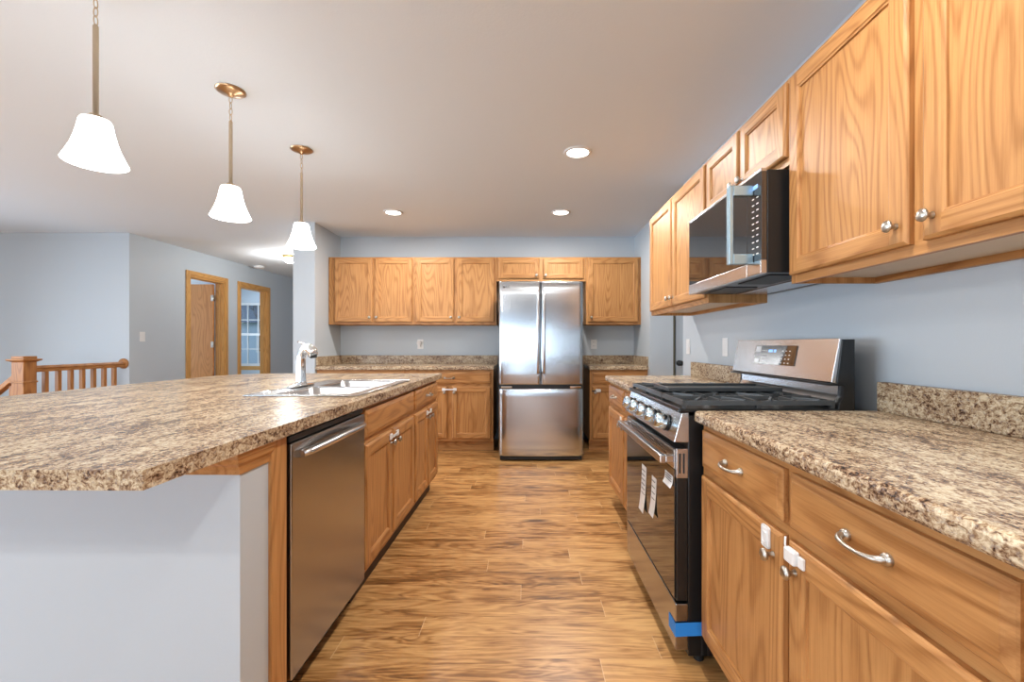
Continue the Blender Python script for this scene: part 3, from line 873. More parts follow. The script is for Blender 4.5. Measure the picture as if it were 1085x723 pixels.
# ------------------------------------------------------------------ refrigerator
FX0, FX1, FD = -0.268, 0.558, 4.31
t = thing('refrigerator', 'stainless steel french-door refrigerator with bottom freezer drawer', 'refrigerator', ((FX0+FX1)/2, FD, 0))
hw = (FX1-FX0)/2
mb = MB(); mb.box((-hw+0.006, 0.085, 0.03), (hw-0.006, 0.80, 1.735), BLACKM, 0.004)
for sx in (-1, 1):
    for yy in (0.14, 0.72): mb.lathe([(0.02, 0), (0.02, 0.03)], BLACK, (sx*(hw-0.06), yy, 0.0), n=12)
mb.build('body', t)
mb = MB(); mb.box((-hw+0.01, 0.03, 0.012), (hw-0.01, 0.084, 0.046), BLACK, 0.004); mb.build('toe_grille', t)
def curved_door(x0, x1, z0, z1, bulge, name, full0, full1):
    """door front bowed across the full width full0..full1"""
    mb = MB(); n = 20; k = mb.mi(FSTEEL)
    def yv(x):
        u = (x-full0)/(full1-full0)*2-1
        return bulge*(u*u) + 0.010*max(0.0, (abs(u)-0.965)/0.035)**2
    cols = []
    for i in range(n+1):
        x = x0+(x1-x0)*i/n
        e = 0.007*max(0, 1-min(x-x0, x1-x)/0.008)
        cols.append((x, yv(x)+e))
    zs = [(z0, 0.006), (z0+0.004, 0.0015), (z0+0.012, 0)] + [(z0+(z1-z0)*j/8, 0) for j in range(1, 8)] + [(z1-0.012, 0), (z1-0.004, 0.0015), (z1, 0.006)]
    grid = [[mb.bm.verts.new((x, y+dy, z)) for x, y in cols] for z, dy in zs]
    for a, b in zip(grid, grid[1:]):
        for i in range(n):
            f = mb.bm.faces.new([a[i], a[i+1], b[i+1], b[i]]); f.material_index = k; f.smooth = True
    yb = 0.078
    back = [[mb.bm.verts.new((x, yb, z)) for x in (x0, x1)] for z in (z0, z1)]
    bmf = mb.bm.faces.new
    bmf([back[0][0], back[0][1], back[1][1], back[1][0]])
    bmf([v for v in grid[0]] + [back[0][1], back[0][0]]); bmf([v for v in grid[-1][::-1]] + [back[1][0], back[1][1]])
    bmf([r[0] for r in grid] + [back[1][0], back[0][0]]); bmf([r[-1] for r in grid][::-1] + [back[0][1], back[1][1]])
    return mb.build(name, t)
dl = curved_door(-hw, -0.0025, 0.753, 1.765, 0.020, 'left_door', -hw, hw)
drr = curved_door(0.0025, hw, 0.753, 1.765, 0.020, 'right_door', -hw, hw)
fz = curved_door(-hw, hw, 0.052, 0.712, 0.020, 'freezer_drawer', -hw, hw)
def fr_handle(x, par):
    mb = MB()
    pts = [(x, 0.004, 1.640), (x, -0.030, 1.630), (x, -0.042, 1.60), (x, -0.044, 1.25), (x, -0.042, 0.90), (x, -0.030, 0.872), (x, 0.004, 0.862)]
    mb.tube(pts, 0.0105, STEEL, 12)
    for z in (1.64, 0.862): mb.box((x-0.012, -0.006, z-0.025), (x+0.012, 0.006, z+0.025), STEEL, 0.003)
    mb.build('handle', par)
fr_handle(-0.030, dl); fr_handle(0.030, drr)
mb = MB(); mb.box((-hw+0.004, 0.03, 0.7125), (hw-0.004, 0.084, 0.7525), BLACK)
mb.build('freezer_grip_recess', t)
mb = MB()
mb.box((-hw+0.02, 0.012, 0.7185), (-hw+0.13, 0.0295, 0.738), CHROME, 0.003); mb.build('hinge_cover', t)
mb = MB(); mb.box((hw-0.13, 0.012, 0.7185), (hw-0.02, 0.0295, 0.738), CHROME, 0.003); mb.build('hinge_cover', t)
def text_mesh(txt, size, mat, name, parent, loc, rot, ext=0.0006):
    cu = bpy.data.curves.new(name, 'FONT'); cu.body = txt; cu.size = size; cu.extrude = ext; cu.align_x = 'CENTER'; cu.align_y = 'CENTER'
    tmp = bpy.data.objects.new('tmp', cu); C.objects.link(tmp)
    dg = bpy.context.evaluated_depsgraph_get()
    me = bpy.data.meshes.new_from_object(tmp.evaluated_get(dg))
    bpy.data.objects.remove(tmp)
    me.materials.clear(); me.materials.append(mat)
    o = bpy.data.objects.new(name, me); C.objects.link(o)
    o.parent = parent; o.location = loc; o.rotation_euler = rot
    return o
GREYL = plain('grey_logo', (0.10, 0.10, 0.11), 0.4)
text_mesh('LG', 0.034, GREYL, 'logo', dl, (-hw+0.092, 0.0115, 1.712), (R(90), 0, 0))
mb = MB(); mb.lathe([(0, 0.001), (0.014, 0.001), (0.014, 0)], GREYL, (-hw+0.052, 0.0135, 1.712), (0, -1, 0), 20); mb.build('logo_disc', dl)

# ------------------------------------------------------------------ gas range (local x far->near, y towards wall)
RG_FAR, RG_W = 2.322, 0.757
t = thing('gas_range', 'stainless and black gas range with glass oven door between the right-hand cabinets', 'stove', (0.53, RG_FAR, 0), ROT_R)
W = RG_W
mb = MB()
mb.box((0.002, 0.045, 0.04), (W-0.002, 0.63, 0.895), BLACK, 0.003)
for yy in (0.10, 0.56):
    for xx in (0.05, W-0.05): mb.lathe([(0.018, 0), (0.018, 0.04)], BLACKM, (xx, yy, 0), n=12)
for i in range(5): mb.box((W-0.002, 0.09+i*0.022, 0.045), (W+0.001, 0.098+i*0.022, 0.12), BLACKM)
mb.build('body', t)
# storage drawer
mb = MB(); mb.box((0.002, 0.0, 0.062), (W-0.002, 0.0445, 0.226), DWSTEEL, 0.003); mb.build('storage_drawer', t)
# oven door
mb = MB(); mb.box((0.002, 0.004, 0.236), (W-0.002, 0.044, 0.775), BLACK, 0.003)
mb.box((W-0.012, 0.003, 0.672), (W-0.0015, 0.0442, 0.777), STEEL, 0.002); mb.box((W-0.0016, 0.012, 0.69), (W-0.0003, 0.018, 0.76), BLACKM); mb.box((W-0.0016, 0.026, 0.69), (W-0.0003, 0.032, 0.76), BLACKM)
od = mb.build('oven_door', t)
mb = MB(); mb.box((0.004, -0.001, 0.238), (W-0.014, 0.0035, 0.70), BGLASS, 0.001); mb.build('door_glass', od)
mb = MB(); mb.box((0.004, -0.001, 0.702), (W-0.014, 0.0035, 0.772), STEEL, 0.001)
for i in range(14): 
    for k in range(3): mb.box((0.10+i*0.040, -0.0018, 0.757-k*0.011), (0.128+i*0.040, -0.0005, 0.7625-k*0.011), BLACK)
mb.build('vent_strip', od)
mb = MB(); mb.box((0.015, -0.052, 0.722), (W-0.015, -0.030, 0.752), STEEL, 0.004)
for a in (0.015, W-0.045): mb.box((a, -0.031, 0.724), (a+0.030, -0.0012, 0.750), STEEL, 0.003)
mb.build('handle', od)
def sticker(x0, x1, z0, z1, lab, lines=5, tilt=0.0, y=-0.0016):
    mb = MB(); n = 6
    for i in range(n):
        za, zb = z0+(z1-z0)*i/n, z0+(z1-z0)*(i+1)/n
        ya, yb = (y-0.010*(1-i/n)**3, y-0.010*(1-(i+1)/n)**3)
        a0 = tilt*(z1-za); a1 = tilt*(z1-zb)
        mb.quad([(x0+a0, ya, za), (x1+a0, ya, za), (x1+a1, yb, zb), (x0+a1, yb, zb)], PAPER)
    for i in range(lines):
        z = z1-(z1-z0)*(0.1+0.6*i/max(lines, 1)); o = tilt*(z1-z)
        mb.box((x0+0.012+o, y-0.0035, z-0.0022), (x1-0.012+o, y-0.0015, z), INK)
    o = mb.build('sticker', od); o['label'] = lab
    return o
def rx(d): return RG_FAR-d
sticker(rx(2.015), rx(1.94), 0.395, 0.605, 'long white paper label hanging on the oven glass', 6, -0.10)
sticker(rx(1.855), rx(1.79), 0.435, 0.600, 'narrower white paper label on the oven glass', 4, -0.10)
sticker(rx(1.68), rx(1.59), 0.628, 0.672, 'small white warning label under the oven handle', 3)
# control panel
mb = MB()
prof = [(-0.006, 0.800), (0.047, 0.800), (0.047, 0.905), (0.022, 0.903)]
mb.prism(prof, 0, 0.001, W-0.001, STEEL, 0.002)
cp = mb.build('control_panel', t)
nrm = Vector((0, -0.103, 0.028)).normalized()
nrm = Vector((0, -(0.903-0.800), (0.022+0.006))).normalized()
for i in range(5):
    x = rx(2.215) + i*0.1335
    cpos = Vector((x, 0.006, 0.850)) + nrm*0.001
    mb = MB()
    mb.lathe([(0.031, 0), (0.031, 0.006), (0.026, 0.008)], BLACK, cpos, nrm, 24)
    mb.lathe([(0.028, 0.006), (0.029, 0.012), (0.0275, 0.042), (0.024, 0.046), (0, 0.046)], KNOBM, cpos, nrm, 24)
    tmp = mb.build('burner_knob', cp)
# cooktop
mb = MB(); mb.box((0.001, 0.018, 0.9055), (W-0.001, 0.585, 0.918), BLACK, 0.004)
mb.box((0.001, 0.012, 0.9055), (W-0.001, 0.030, 0.921), BLACK, 0.004)
mb.build('cooktop', t)
for bx_, by_, br in ((0.16, 0.17, 0.045), (0.16, 0.44, 0.036), (0.60, 0.17, 0.050), (0.60, 0.44, 0.036), (0.38, 0.305, 0.040)):
    mb = MB()
    mb.lathe([(br+0.012, 0), (br+0.010, 0.008), (br, 0.010)], STEEL, (bx_, by_, 0.918), n=24)
    mb.lathe([(br, 0.009), (br+0.002, 0.013), (br-0.004, 0.019), (0, 0.021)], BLACKM, (bx_, by_, 0.918), n=24)
    mb.build('burner', t)
# grates: three cast iron sections
def bar(mb, a, b, r=0.0065, h=0.014):
    a, b = Vector(a), Vector(b); d = (b-a).normalized(); s = d.cross(Vector((0, 0, 1))).normalized()*r
    top = Vector((0, 0, 0.0)); bot = Vector((0, 0, -h)); k = mb.mi(IRON)
    A = [a-s*0.7+top, a+s*0.7+top, a+s+bot, a-s+bot]; B = [b-s*0.7+top, b+s*0.7+top, b+s+bot, b-s+bot]
    va = [mb.bm.verts.new(p) for p in A]; vb = [mb.bm.verts.new(p) for p in B]
    for i in range(4): mb.bm.faces.new([va[i], va[(i+1) % 4], vb[(i+1) % 4], vb[i]]).material_index = k
    mb.bm.faces.new(va[::-1]).material_index = k; mb.bm.faces.new(vb).material_index = k
GZ = 0.950
for gi, (a, b) in enumerate(((0.018, 0.255), (0.262, 0.495), (0.502, W-0.018))):
    mb = MB(); y0, y1 = 0.035, 0.565; xm = (a+b)/2; ym = (y0+y1)/2
    for p, q in (((a, y0), (b, y0)), ((a, y1), (b, y1)), ((a, y0), (a, y1)), ((b, y0), (b, y1)), ((a, ym), (b, ym))):
        bar(mb, (p[0], p[1], GZ-0.004), (q[0], q[1], GZ-0.004), 0.008, 0.016)
    for cy in ((y0+ym)/2, (ym+y1)/2):
        for s in (-1, 1):
            bar(mb, (xm+s*0.022, cy, GZ), (xm+s*(b-a)/2, cy, GZ)); bar(mb, (xm, cy+s*0.022, GZ), (xm, cy+s*(ym-y0)/2, GZ))
            for s2 in (-1, 1): bar(mb, (xm+s*0.035, cy+s2*0.04, GZ), (xm+s*(b-a)/2, cy+s2*0.09, GZ))
    for p in ((a, y0), (b, y0), (a, y1), (b, y1), (a, ym), (b, ym)):
        mb.box((p[0]-0.007, p[1]-0.007, 0.9185), (p[0]+0.007, p[1]+0.007, GZ-0.004), IRON)
    mb.build('burner_grate', t)
mb = MB(); mb.box((0.275, 0.060, GZ+0.0005), (0.482, 0.540, GZ+0.008), IRON, 0.003)
for a, b in (((0.275, 0.060), (0.289, 0.540)), ((0.468, 0.060), (0.482, 0.540)), ((0.289, 0.060), (0.468, 0.074)), ((0.289, 0.526), (0.468, 0.540))):
    mb.box((a[0], a[1], GZ+0.006), (b[0], b[1], GZ+0.018), IRON, 0.003)
def range_pt(x, y, z): return (0.53+y, RG_FAR-x, z)
o = mb.build('griddle_plate', None, (0.53, RG_FAR, 0)); o.rotation_euler = (0, 0, ROT_R)
tag(o, 'dark cast iron griddle plate lying on the middle stove grate', 'griddle')
# back guard
mb = MB()
mb.prism([(0.575, 0.906), (0.636, 0.906), (0.636, 1.166), (0.592, 1.166), (0.572, 1.010), (0.60, 1.000), (0.598, 0.96), (0.58, 0.935)], 0, 0.001, W-0.001, BLACK, 0.002)
bgd = mb.build('back_guard', t)
mb = MB()
mb.prism([(0.554, 1.012), (0.570, 1.006), (0.592, 1.164), (0.584, 1.170)], 0, 0.0, W-0.004, STEEL, 0.002)
mb.build('control_fascia', bgd)
mb = MB(); mb.prism([(0.573, 0.93), (0.594, 0.965), (0.596, 0.998), (0.599, 0.998), (0.5985, 0.962), (0.578, 0.928)], 0, 0.02, W-0.03, STEEL); mb.build('lower_panel', bgd)
mb = MB(); mb.box((0.0, 0.545, 1.0), (W, 0.60, 1.0085), BLACK, 0.002); mb.build('ledge', bgd)
# display window
fn = Vector((0, -(1.170-1.012), 0.030)).normalized()
def fas(x, z, off): # point on fascia
    u = (z-1.012)/(1.170-1.012); return Vector((x, 0.554+0.030*u, z)) + fn*off
mb = MB(); k = mb.mi(BGLASS)
dx0, dx1, dz0, dz1 = rx(2.12), rx(1.80), 1.058, 1.142
P = [fas(dx0, dz0, 0.0004), fas(dx1, dz0, 0.0004), fas(dx1, dz1, 0.0004), fas(dx0, dz1, 0.0004)]
Q = [fas(dx0, dz0, 0.003), fas(dx1, dz0, 0.003), fas(dx1, dz1, 0.003), fas(dx0, dz1, 0.003)]
mb.quad(Q, BGLASS)
for i in range(4): mb.quad([P[i], P[(i+1) % 4], Q[(i+1) % 4], Q[i]], BGLASS)
dsp = mb.build('display', bgd)
mb = MB()
for a, b, c, d in ((0.115, 0.150, 1.112, 1.124), (0.158, 0.175, 1.112, 1.124)):
    mb.quad([fas(dx0+a, c, 0.0035), fas(dx0+b, c, 0.0035), fas(dx0+b, d, 0.0035), fas(dx0+a, d, 0.0035)], DISP)
mb.build('digits', dsp)
mb = MB()
for a, b, c, d in ((0.006, 0.05, 1.11, 1.138), (0.006, 0.05, 1.062, 1.082)):
    mb.quad([fas(dx0+a, c, 0.0035), fas(dx0+b, c, 0.0035), fas(dx0+b, d, 0.0035), fas(dx0+a, d, 0.0035)], PAPER)
for i in range(3):
    for k in range(4):
        a = 0.06+i*0.018; c = 1.066+k*0.017
        mb.quad([fas(dx0+a, c, 0.0035), fas(dx0+a+0.008, c, 0.0035), fas(dx0+a+0.008, c+0.004, 0.0035), fas(dx0+a, c+0.004, 0.0035)], WHITEP)
        a = 0.22+i*0.026
        mb.quad([fas(dx0+a, c, 0.0035), fas(dx0+a+0.010, c, 0.0035), fas(dx0+a+0.010, c+0.003, 0.0035), fas(dx0+a, c+0.003, 0.0035)], WHITEP)
o = mb.build('button_markings', dsp); o['kind'] = 'stuff'

# blue tape from the drawer corner to the cabinet door
mb = MB()
xt = RG_FAR-W
k = mb.mi(TAPE)
z0, z1 = 0.108, 0.158
path = [(0.5285, xt+0.07), (0.5283, xt+0.02), (0.5280, xt-0.0025), (0.56, xt-0.0027), (0.60, xt-0.0029), (0.652, xt-0.0031)]
A = [mb.bm.verts.new((x, y, z0+0.002*i)) for i, (x, y) in enumerate(path)]; B = [mb.bm.verts.new((x, y, z1+0.0015*i)) for i, (x, y) in enumerate(path)]
for i in range(len(path)-1):
    f = mb.bm.faces.new([A[i], A[i+1], B[i+1], B[i]]); f.material_index = k
o = mb.build('tape_strip'); tag(o, 'strip of blue masking tape wrapped round the bottom corner of the stove', 'tape')
so = o.modifiers.new('thick', 'SOLIDIFY'); so.thickness = 0.0006; so.offset = 0

# ------------------------------------------------------------------ microwave
MW_FAR, MW_W, MZ, MH = 2.305, 0.708, 1.405, 0.378
t = thing('microwave', 'over-the-range microwave with black glass door and steel lower band', 'microwave', (0.85, MW_FAR, MZ), ROT_R)
mb = MB(); mb.box((0.002, 0.022, 0.004), (MW_W-0.002, WX-0.85-0.002, MH), BLACK, 0.003)
mb.box((0.05, 0.06, 0.0), (0.30, 0.20, 0.0038), BLACKM); mb.box((MW_W-0.30, 0.06, 0.0), (MW_W-0.05, 0.20, 0.0038), BLACKM)
mb.box((0.02, 0.23, -0.001), (MW_W-0.02, 0.37, 0.0038), STEEL)
mb.build('body', t)
split = MW_FAR-1.70
mb = MB(); mb.box((0, 0, 0.050), (split, 0.021, MH), BGLASS, 0.002); md = mb.build('door', t)
mb = MB(); mb.box((0, -0.001, MH-0.008), (MW_W, 0.021, MH+0.004), STEEL, 0.001); mb.build('top_edge_trim', t)
mb = MB(); mb.box((split+0.002, 0, 0.050), (MW_W, 0.021, MH-0.0085), BGLASS, 0.002); cpn = mb.build('control_panel', t)
mb = MB()
for r in range(10):
    for c in range(2):
        x = split+0.040+c*0.030; z = 0.075+r*0.023
        mb.box((x, -0.0012, z), (x+0.014, -0.0002, z+0.004), WHITEP)
mb.build('button_markings', cpn)
mb = MB(); mb.box((split+0.040, -0.0012, 0.318), (split+0.080, -0.0002, 0.332), DISP); mb.build('clock_display', cpn)
mb = MB(); mb.box((0, -0.002, 0.001), (split, 0.021, 0.0495), STEEL, 0.002); mb.box((split+0.002, -0.002, 0.001), (MW_W, 0.021, 0.0495), STEEL, 0.002); mb.build('lower_band', t)
mb = MB(); hx = MW_FAR-1.665
mb.box((hx-0.013, -0.090, 0.043), (hx+0.013, -0.074, 0.338), FILM, 0.003)
for z in (0.043, 0.300): mb.box((hx-0.013, -0.0745, z), (hx+0.013, -0.0005, z+0.038), FILM, 0.003)
mb.build('handle', md)

# ------------------------------------------------------------------ lamps
def pendant(x, y, label, drop=0.66):
    t = thing('pendant_lamp', label, 'pendant lamp', (x, y, CEIL), 0, 'pendant lamps over the island')
    mb = MB(); mb.lathe([(0.0, 0.0), (0.068, 0.0), (0.069, -0.004), (0.056, -0.012), (0.030, -0.020), (0.016, -0.026), (0.008, -0.034), (0, -0.036)], BRASS, n=32)
    mb.build('canopy', t)
    mb = MB(); z = -0.032
    for i in range(4):
        pts = []
        for k in range(12):
            a = 2*PI*k/12; u, v = 0.0075*math.cos(a), 0.018*math.sin(a)
            pts.append((u, 0, z-0.016+v) if i % 2 == 0 else (0, u, z-0.016+v))
        mb.tube(pts, 0.002, BRASS2, 6, closed=True); z -= 0.0305
    mb.build('chain', t)
    top = z-0.0; sh = -(CEIL-1.950)
    mb = MB(); mb.lathe([(0, top+0.004), (0.005, top), (0.0085, top-0.006), (0.0085, sh+0.02), (0.017, sh+0.016), (0.022, sh+0.0), (0.024, sh-0.004)], BRASS2, n=16)
    mb.build('rod', t)
    mb = MB()
    prof = [(0.034, 0.0), (0.042, -0.003), (0.046, -0.012), (0.050, -0.036), (0.057, -0.068), (0.067, -0.101), (0.081, -0.134), (0.091, -0.155)]
    inner = [(r-0.004, h-0.003) for r, h in prof[::-1]]
    mb.lathe([(0.02, sh-0.001)] + [(r, sh+h) for r, h in prof] + [(r, sh+h) for r, h in inner], SHADE, n=40)
    mb.build('glass_shade', t)
    l = bpy.data.lights.new('pendant_bulb', 'POINT'); l.energy = P_PEND; l.color = WARM; l.shadow_soft_size = 0.05
    o = bpy.data.objects.new('pendant_bulb', l); C.objects.link(o); o.parent = t; o.location = (0, 0, sh-0.175)
pendant(-1.535, 1.575, 'nearest pendant lamp over the island, its ceiling plate out of view')
pendant(-1.505, 2.25, 'middle pendant lamp of the three over the island')
pendant(-1.49, 2.93, 'farthest pendant lamp over the island, in front of the partition end')
def downlight(x, y, label):
    t = thing('recessed_downlight', label, 'ceiling light', (x, y, CEIL), 0, 'recessed ceiling lights')
    mb = MB(); mb.lathe([(0.094, -0.0005), (0.092, -0.006), (0.076, -0.010), (0.073, -0.006), (0.073, -0.0005)], WHITET, n=36); mb.build('trim_ring', t)
    mb = MB(); mb.lathe([(0, -0.006), (0.072, -0.006), (0.072, -0.0008), (0, -0.0008)], LENS, n=36); mb.build('lens', t)
    l = bpy.data.lights.new('downlight_lamp', 'AREA'); l.shape = 'DISK'; l.size = 0.14; l.energy = P_CAN; l.color = WARM
    o = bpy.data.objects.new('downlight_lamp', l); C.objects.link(o); o.parent = t; o.location = (0, 0, -0.012)
downlight(0.347, 2.97, 'lit recessed ceiling light nearest the camera, above the aisle')
downlight(0.34, 4.32, 'lit recessed ceiling light in front of the refrigerator')
downlight(-1.30, 4.32, 'lit recessed ceiling light in front of the left back cabinets')
downlight(0.347, 0.9, 'added out-of-view recessed ceiling light above the near end of the aisle')  # fill lamp added out of view to brighten the near kitchen
for q, (dx, dy) in enumerate(((-1.5, -1.0), (0.35, -1.2), (-4.2, -1.5), (-4.2, 0.8), (-6.2, 0.8), (-4.3, 2.4))):  # unseen downlights added as fill beside and behind the camera
    downlight(dx, dy, 'added unseen recessed ceiling light in the adjoining room, %s' % ('above the dining end', 'behind the camera', 'by the rear windows', 'in the middle', 'by the side windows', 'towards the stairs')[q])
# hall fixtures
t = thing('flush_ceiling_light', 'small brass flush ceiling light in the hallway', 'ceiling light', (-3.45, 6.45, CEIL))
mb = MB(); mb.lathe([(0, 0), (0.10, 0), (0.10, -0.02), (0.07, -0.04), (0.03, -0.045), (0, -0.045)], plain('polished_brass', (0.75, 0.55, 0.25), 0.2, 1.0), n=28); mb.build('base', t)
mb = MB(); mb.lathe([(0.09, -0.041), (0.085, -0.07), (0.05, -0.10), (0, -0.11)], SHADE, n=28); mb.build('glass_bowl', t)
l = bpy.data.lights.new('hall_lamp', 'POINT'); l.energy = 22; l.color = WARM; l.shadow_soft_size = 0.08
o = bpy.data.objects.new('hall_lamp', l); C.objects.link(o); o.parent = t; o.location = (0, 0, -0.20)
mb = MB(); mb.lathe([(0, 0), (0.085, 0), (0.085, -0.018), (0.07, -0.036), (0.03, -0.042), (0, -0.042)], WHITEP, n=28)
o = mb.build('smoke_detector', None, (-4.42, 7.30, CEIL)); tag(o, 'round white smoke detector on the hallway ceiling', 'smoke detector')

# ------------------------------------------------------------------ wall plates
def plate(name, label, cat, loc, normal, kind, h=0.116, w=0.072, group=None):
    """normal: '-y', '-x' or '+x'"""
    rot = {'-y': 0, '-x': R(-90), '+x': R(90)}[normal]
    t = thing(name, label, cat, loc, rot, group)
    mb = MB(); mb.box((-w/2, -0.006, -h/2), (w/2, -0.0003, h/2), WHITEP, 0.002); mb.build('cover_plate', t)
    if kind == 'duplex':
        for s in (-1, 1):
            mb = MB(); mb.box((-0.017, -0.008, s*0.022-0.014), (0.017, -0.0062, s*0.022+0.014), WHITEP, 0.001)
            mb.box((-0.009, -0.0086, s*0.022-0.004), (-0.006, -0.0079, s*0.022+0.006), INK); mb.box((0.006, -0.0086, s*0.022-0.004), (0.009, -0.0079, s*0.022+0.006), INK)
            mb.build('socket', t)
    else:
        mb = MB(); mb.box((-0.016, -0.0085, -0.033), (0.016, -0.0062, 0.033), WHITEP, 0.001); mb.build('rocker', t)
    return t
o1 = plate('wall_outlet', 'white wall outlet on the back wall left of the fridge', 'outlet', (-1.275, WB, 1.150), '-y', 'duplex')
plate('wall_outlet', 'white duplex outlet on the back wall right of the fridge', 'outlet', (0.817, WB, 1.150), '-y', 'duplex')
plate('wall_switch', 'white wall switch nearest the end of the right wall', 'switch', (WX, 3.44, 1.13), '-x', 'rocker')
plate('wall_switch', 'white wall switch beside the stove back panel', 'switch', (WX, 2.80, 1.13), '-x', 'rocker')
plate('wall_switch', 'white light switch on the hallway wall beside the stairs', 'switch', (HB, 5.29, 1.24), '+x', 'rocker')
mb = MB(); mb.lathe([(0, 0.030), (0.022, 0.029), (0.030, 0.022), (0.031, 0.0)], WHITEP, (0, 0, 0.012), (0, -1, 0), 24)
mb.box((-0.016, -0.028, -0.040), (0.016, -0.0, 0.0), WHITEP, 0.006)
o = mb.build('night_light', None, (-1.285, WB-0.0095, 1.152)); tag(o, 'white round plug-in night light in the outlet left of the fridge', 'night light')

# ------------------------------------------------------------------ child safety latches
def latch(label, loc, rot, span=0.10, tilt=0.0, group='white child safety latches'):
    t = thing('safety_latch', label, 'child latch', loc, rot, group)
    for s in (-1, 1):
        mb = MB(); mb.box((s*span/2-0.018, -0.009, -0.016), (s*span/2+0.018, -0.0002, 0.016), WHITEP, 0.004); mb.build('pad', t)
    mb = MB(); mb.box((-span/2+0.010, -0.0135, -0.007), (span/2-0.010, -0.0095, 0.007), WHITEP, 0.0015); mb.build('strap', t)
    t.rotation_euler = (0, tilt, rot)
    return t
def ipt(d, y, z): return isl(ix(d), y, z)
YF = FACE-0.0197
latch('white child safety latch across the sink base doors of the island', ipt(2.351, YF, 0.667), IR, 0.11)
latch('white child safety latch on the far cabinet doors of the island', ipt(3.147, YF, 0.667), IR, 0.11)
latch('white child safety latch on the base cabinet left of the fridge', (-0.817, BF-0.0197, 0.667), 0, 0.12)
mb = MB(); mb.box((-0.028, -0.010, -0.017), (0.028, -0.0002, 0.017), WHITEP, 0.007)
mb.tube([(-0.02, -0.006, 0), (-0.055, -0.012, -0.004), (-0.062, 0.012, -0.008)], 0.005, BLACKM, 8)
o = mb.build('safety_latch', None, (0.765, BF-0.0197, 0.655)); tag(o, 'white child latch pad on the door right of the refrigerator', 'child latch')
mb = MB(); mb.box((-0.017, -0.006, -0.027), (0.017, -0.0002, 0.027), WHITEP, 0.0055, 3); mb.box((-0.008, -0.0075, -0.013), (0.008, -0.0058, 0.013), WHITEP, 0.003)
o = mb.build('safety_latch', None, (RF-0.0197, 1.105, 0.668)); o.rotation_euler = (0, 0, ROT_R)
tag(o, 'white rounded latch pad above the knob on the cabinet door beside the stove', 'child latch')
mb = MB(); mb.box((-0.024, -0.016, -0.015), (0.014, -0.0002, 0.017), WHITEP, 0.004); mb.box((0.0145, -0.007, -0.014), (0.034, -0.0002, 0.011), WHITEP, 0.002)
mb.tube([(-0.022, -0.010, 0.008), (-0.029, -0.008, 0.018), (-0.031, -0.006, 0.034)], 0.0022, WHITEP, 8)
o = mb.build('safety_latch', None, (RF-0.0197, 0.985, 0.672)); o.rotation_euler = (0, 0, ROT_R)
tag(o, 'white safety latch clipped on the nearest lower cabinet door on the right', 'child latch')
for d, lab in ((2.80, 'oval white latch pad on the farther door beyond the stove'), (2.66, 'oval white latch pad on the door just beyond the stove')):
    mb = MB(); mb.box((-0.014, -0.006, -0.024), (0.014, -0.0002, 0.024), WHITEP, 0.0055, 3)
    o = mb.build('safety_latch', None, (RF-0.0197, d, 0.665)); o.rotation_euler = (0, 0, ROT_R); tag(o, lab, 'child latch')

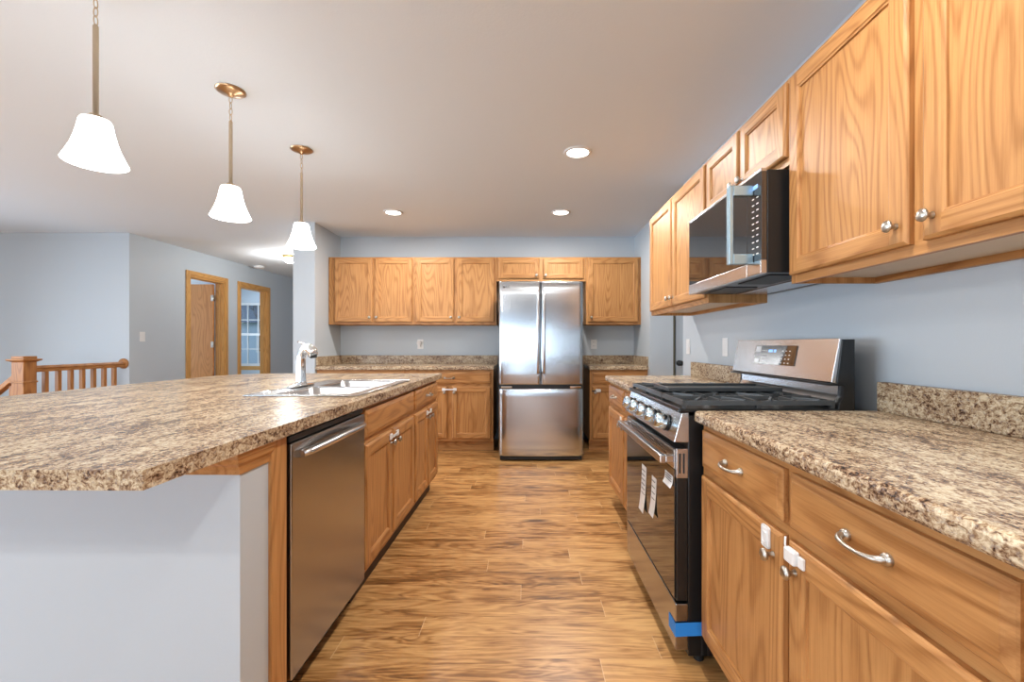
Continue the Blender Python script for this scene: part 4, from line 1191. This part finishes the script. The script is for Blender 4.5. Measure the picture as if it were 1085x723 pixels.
# ------------------------------------------------------------------ stair railing
NX, NY = -4.665, 4.105
t = thing('newel_post', 'square oak newel post with a flared cap at the stair opening', 'newel post', (NX, NY, 0))
mb = MB(); s = 0.056
mb.box((-s, -s, 0), (s, s, 0.985), SV, 0.003); mb.build('shaft', t)
mb = MB()
def frust(mb, s0, z0, s1, z1, m):
    k = mb.mi(m); a = [mb.bm.verts.new((x*s0, y*s0, z0)) for x, y in ((-1, -1), (1, -1), (1, 1), (-1, 1))]; b = [mb.bm.verts.new((x*s1, y*s1, z1)) for x, y in ((-1, -1), (1, -1), (1, 1), (-1, 1))]
    for i in range(4): mb.bm.faces.new([a[i], a[(i+1) % 4], b[(i+1) % 4], b[i]]).material_index = k
    mb.bm.faces.new(a[::-1]).material_index = k; mb.bm.faces.new(b).material_index = k
frust(mb, 0.058, 0.9855, 0.082, 1.000, SH); mb.box((-0.082, -0.082, 1.0), (0.082, 0.082, 1.012), SH, 0.003); mb.box((-0.058, -0.058, 1.012), (0.058, 0.058, 1.038), SH, 0.003)
mb.build('cap', t)
mb = MB(); mb.box((-0.063, -0.063, 0.79), (0.063, 0.063, 0.806), SH, 0.004); mb.build('collar', t)
t = thing('guard_railing', 'oak guard railing with square balusters ending at the wall rosette', 'railing', (NX, 4.17, 0))
mb = MB(); L = WA-4.17
mb.prism([(-0.030, 0.885), (0.030, 0.885), (0.030, 0.905), (0.022, 0.912), (0.032, 0.925), (0.022, 0.945), (-0.022, 0.945), (-0.032, 0.925), (-0.022, 0.912), (-0.030, 0.905)], 1, 0.0, L-0.018, SY)
mb.build('handrail', t)
for i in range(7):
    y = 0.115+i*0.119
    mb = MB(); mb.box((-0.0175, -0.0175, 0.0), (0.0175, 0.0175, 0.8845), SV, 0.002); mb.build('baluster', t, (0, y, 0))
mb = MB(); mb.lathe([(0, 0.018), (0.045, 0.017), (0.058, 0.010), (0.060, 0.0), (0, 0)], SV, (0, L-0.0005, 0.925), (0, -1, 0), 28); mb.build('rosette', t)
t = thing('stair_handrail', 'sloping oak handrail going down the stairs from the newel post', 'handrail', (NX-0.057, NY, 0))
mb = MB()
pts = [(0, 0, 0.90), (-1.6, 0, 0.90-1.6*0.80)]
for a, b in ((0.875, 0.945),):
    mb.prism([(0, 0.83), (0, 0.885), (-1.7, 0.885-1.7*0.82), (-1.7, 0.83-1.7*0.82)], 1, -0.03, 0.03, SH, 0.006)
mb.build('handrail', t)
for i in range(6):
    x = -0.05-0.13*i
    mb = MB(); mb.box((-0.016, -0.016, -0.02-0.82*(0.13*i)), (0.016, 0.016, 0.80-0.82*(0.05+0.13*i)), SV); mb.build('baluster', t, (x, 0, 0))
mb = MB()
for i in range(9): mb.box((-4.75-0.25*(i+1), 4.101, -0.19*(i+1)-0.19), (-4.75-0.25*i, WA-0.001, -0.19*(i+1)), FLOOR)
struct(mb.build('floor_stair_steps'))
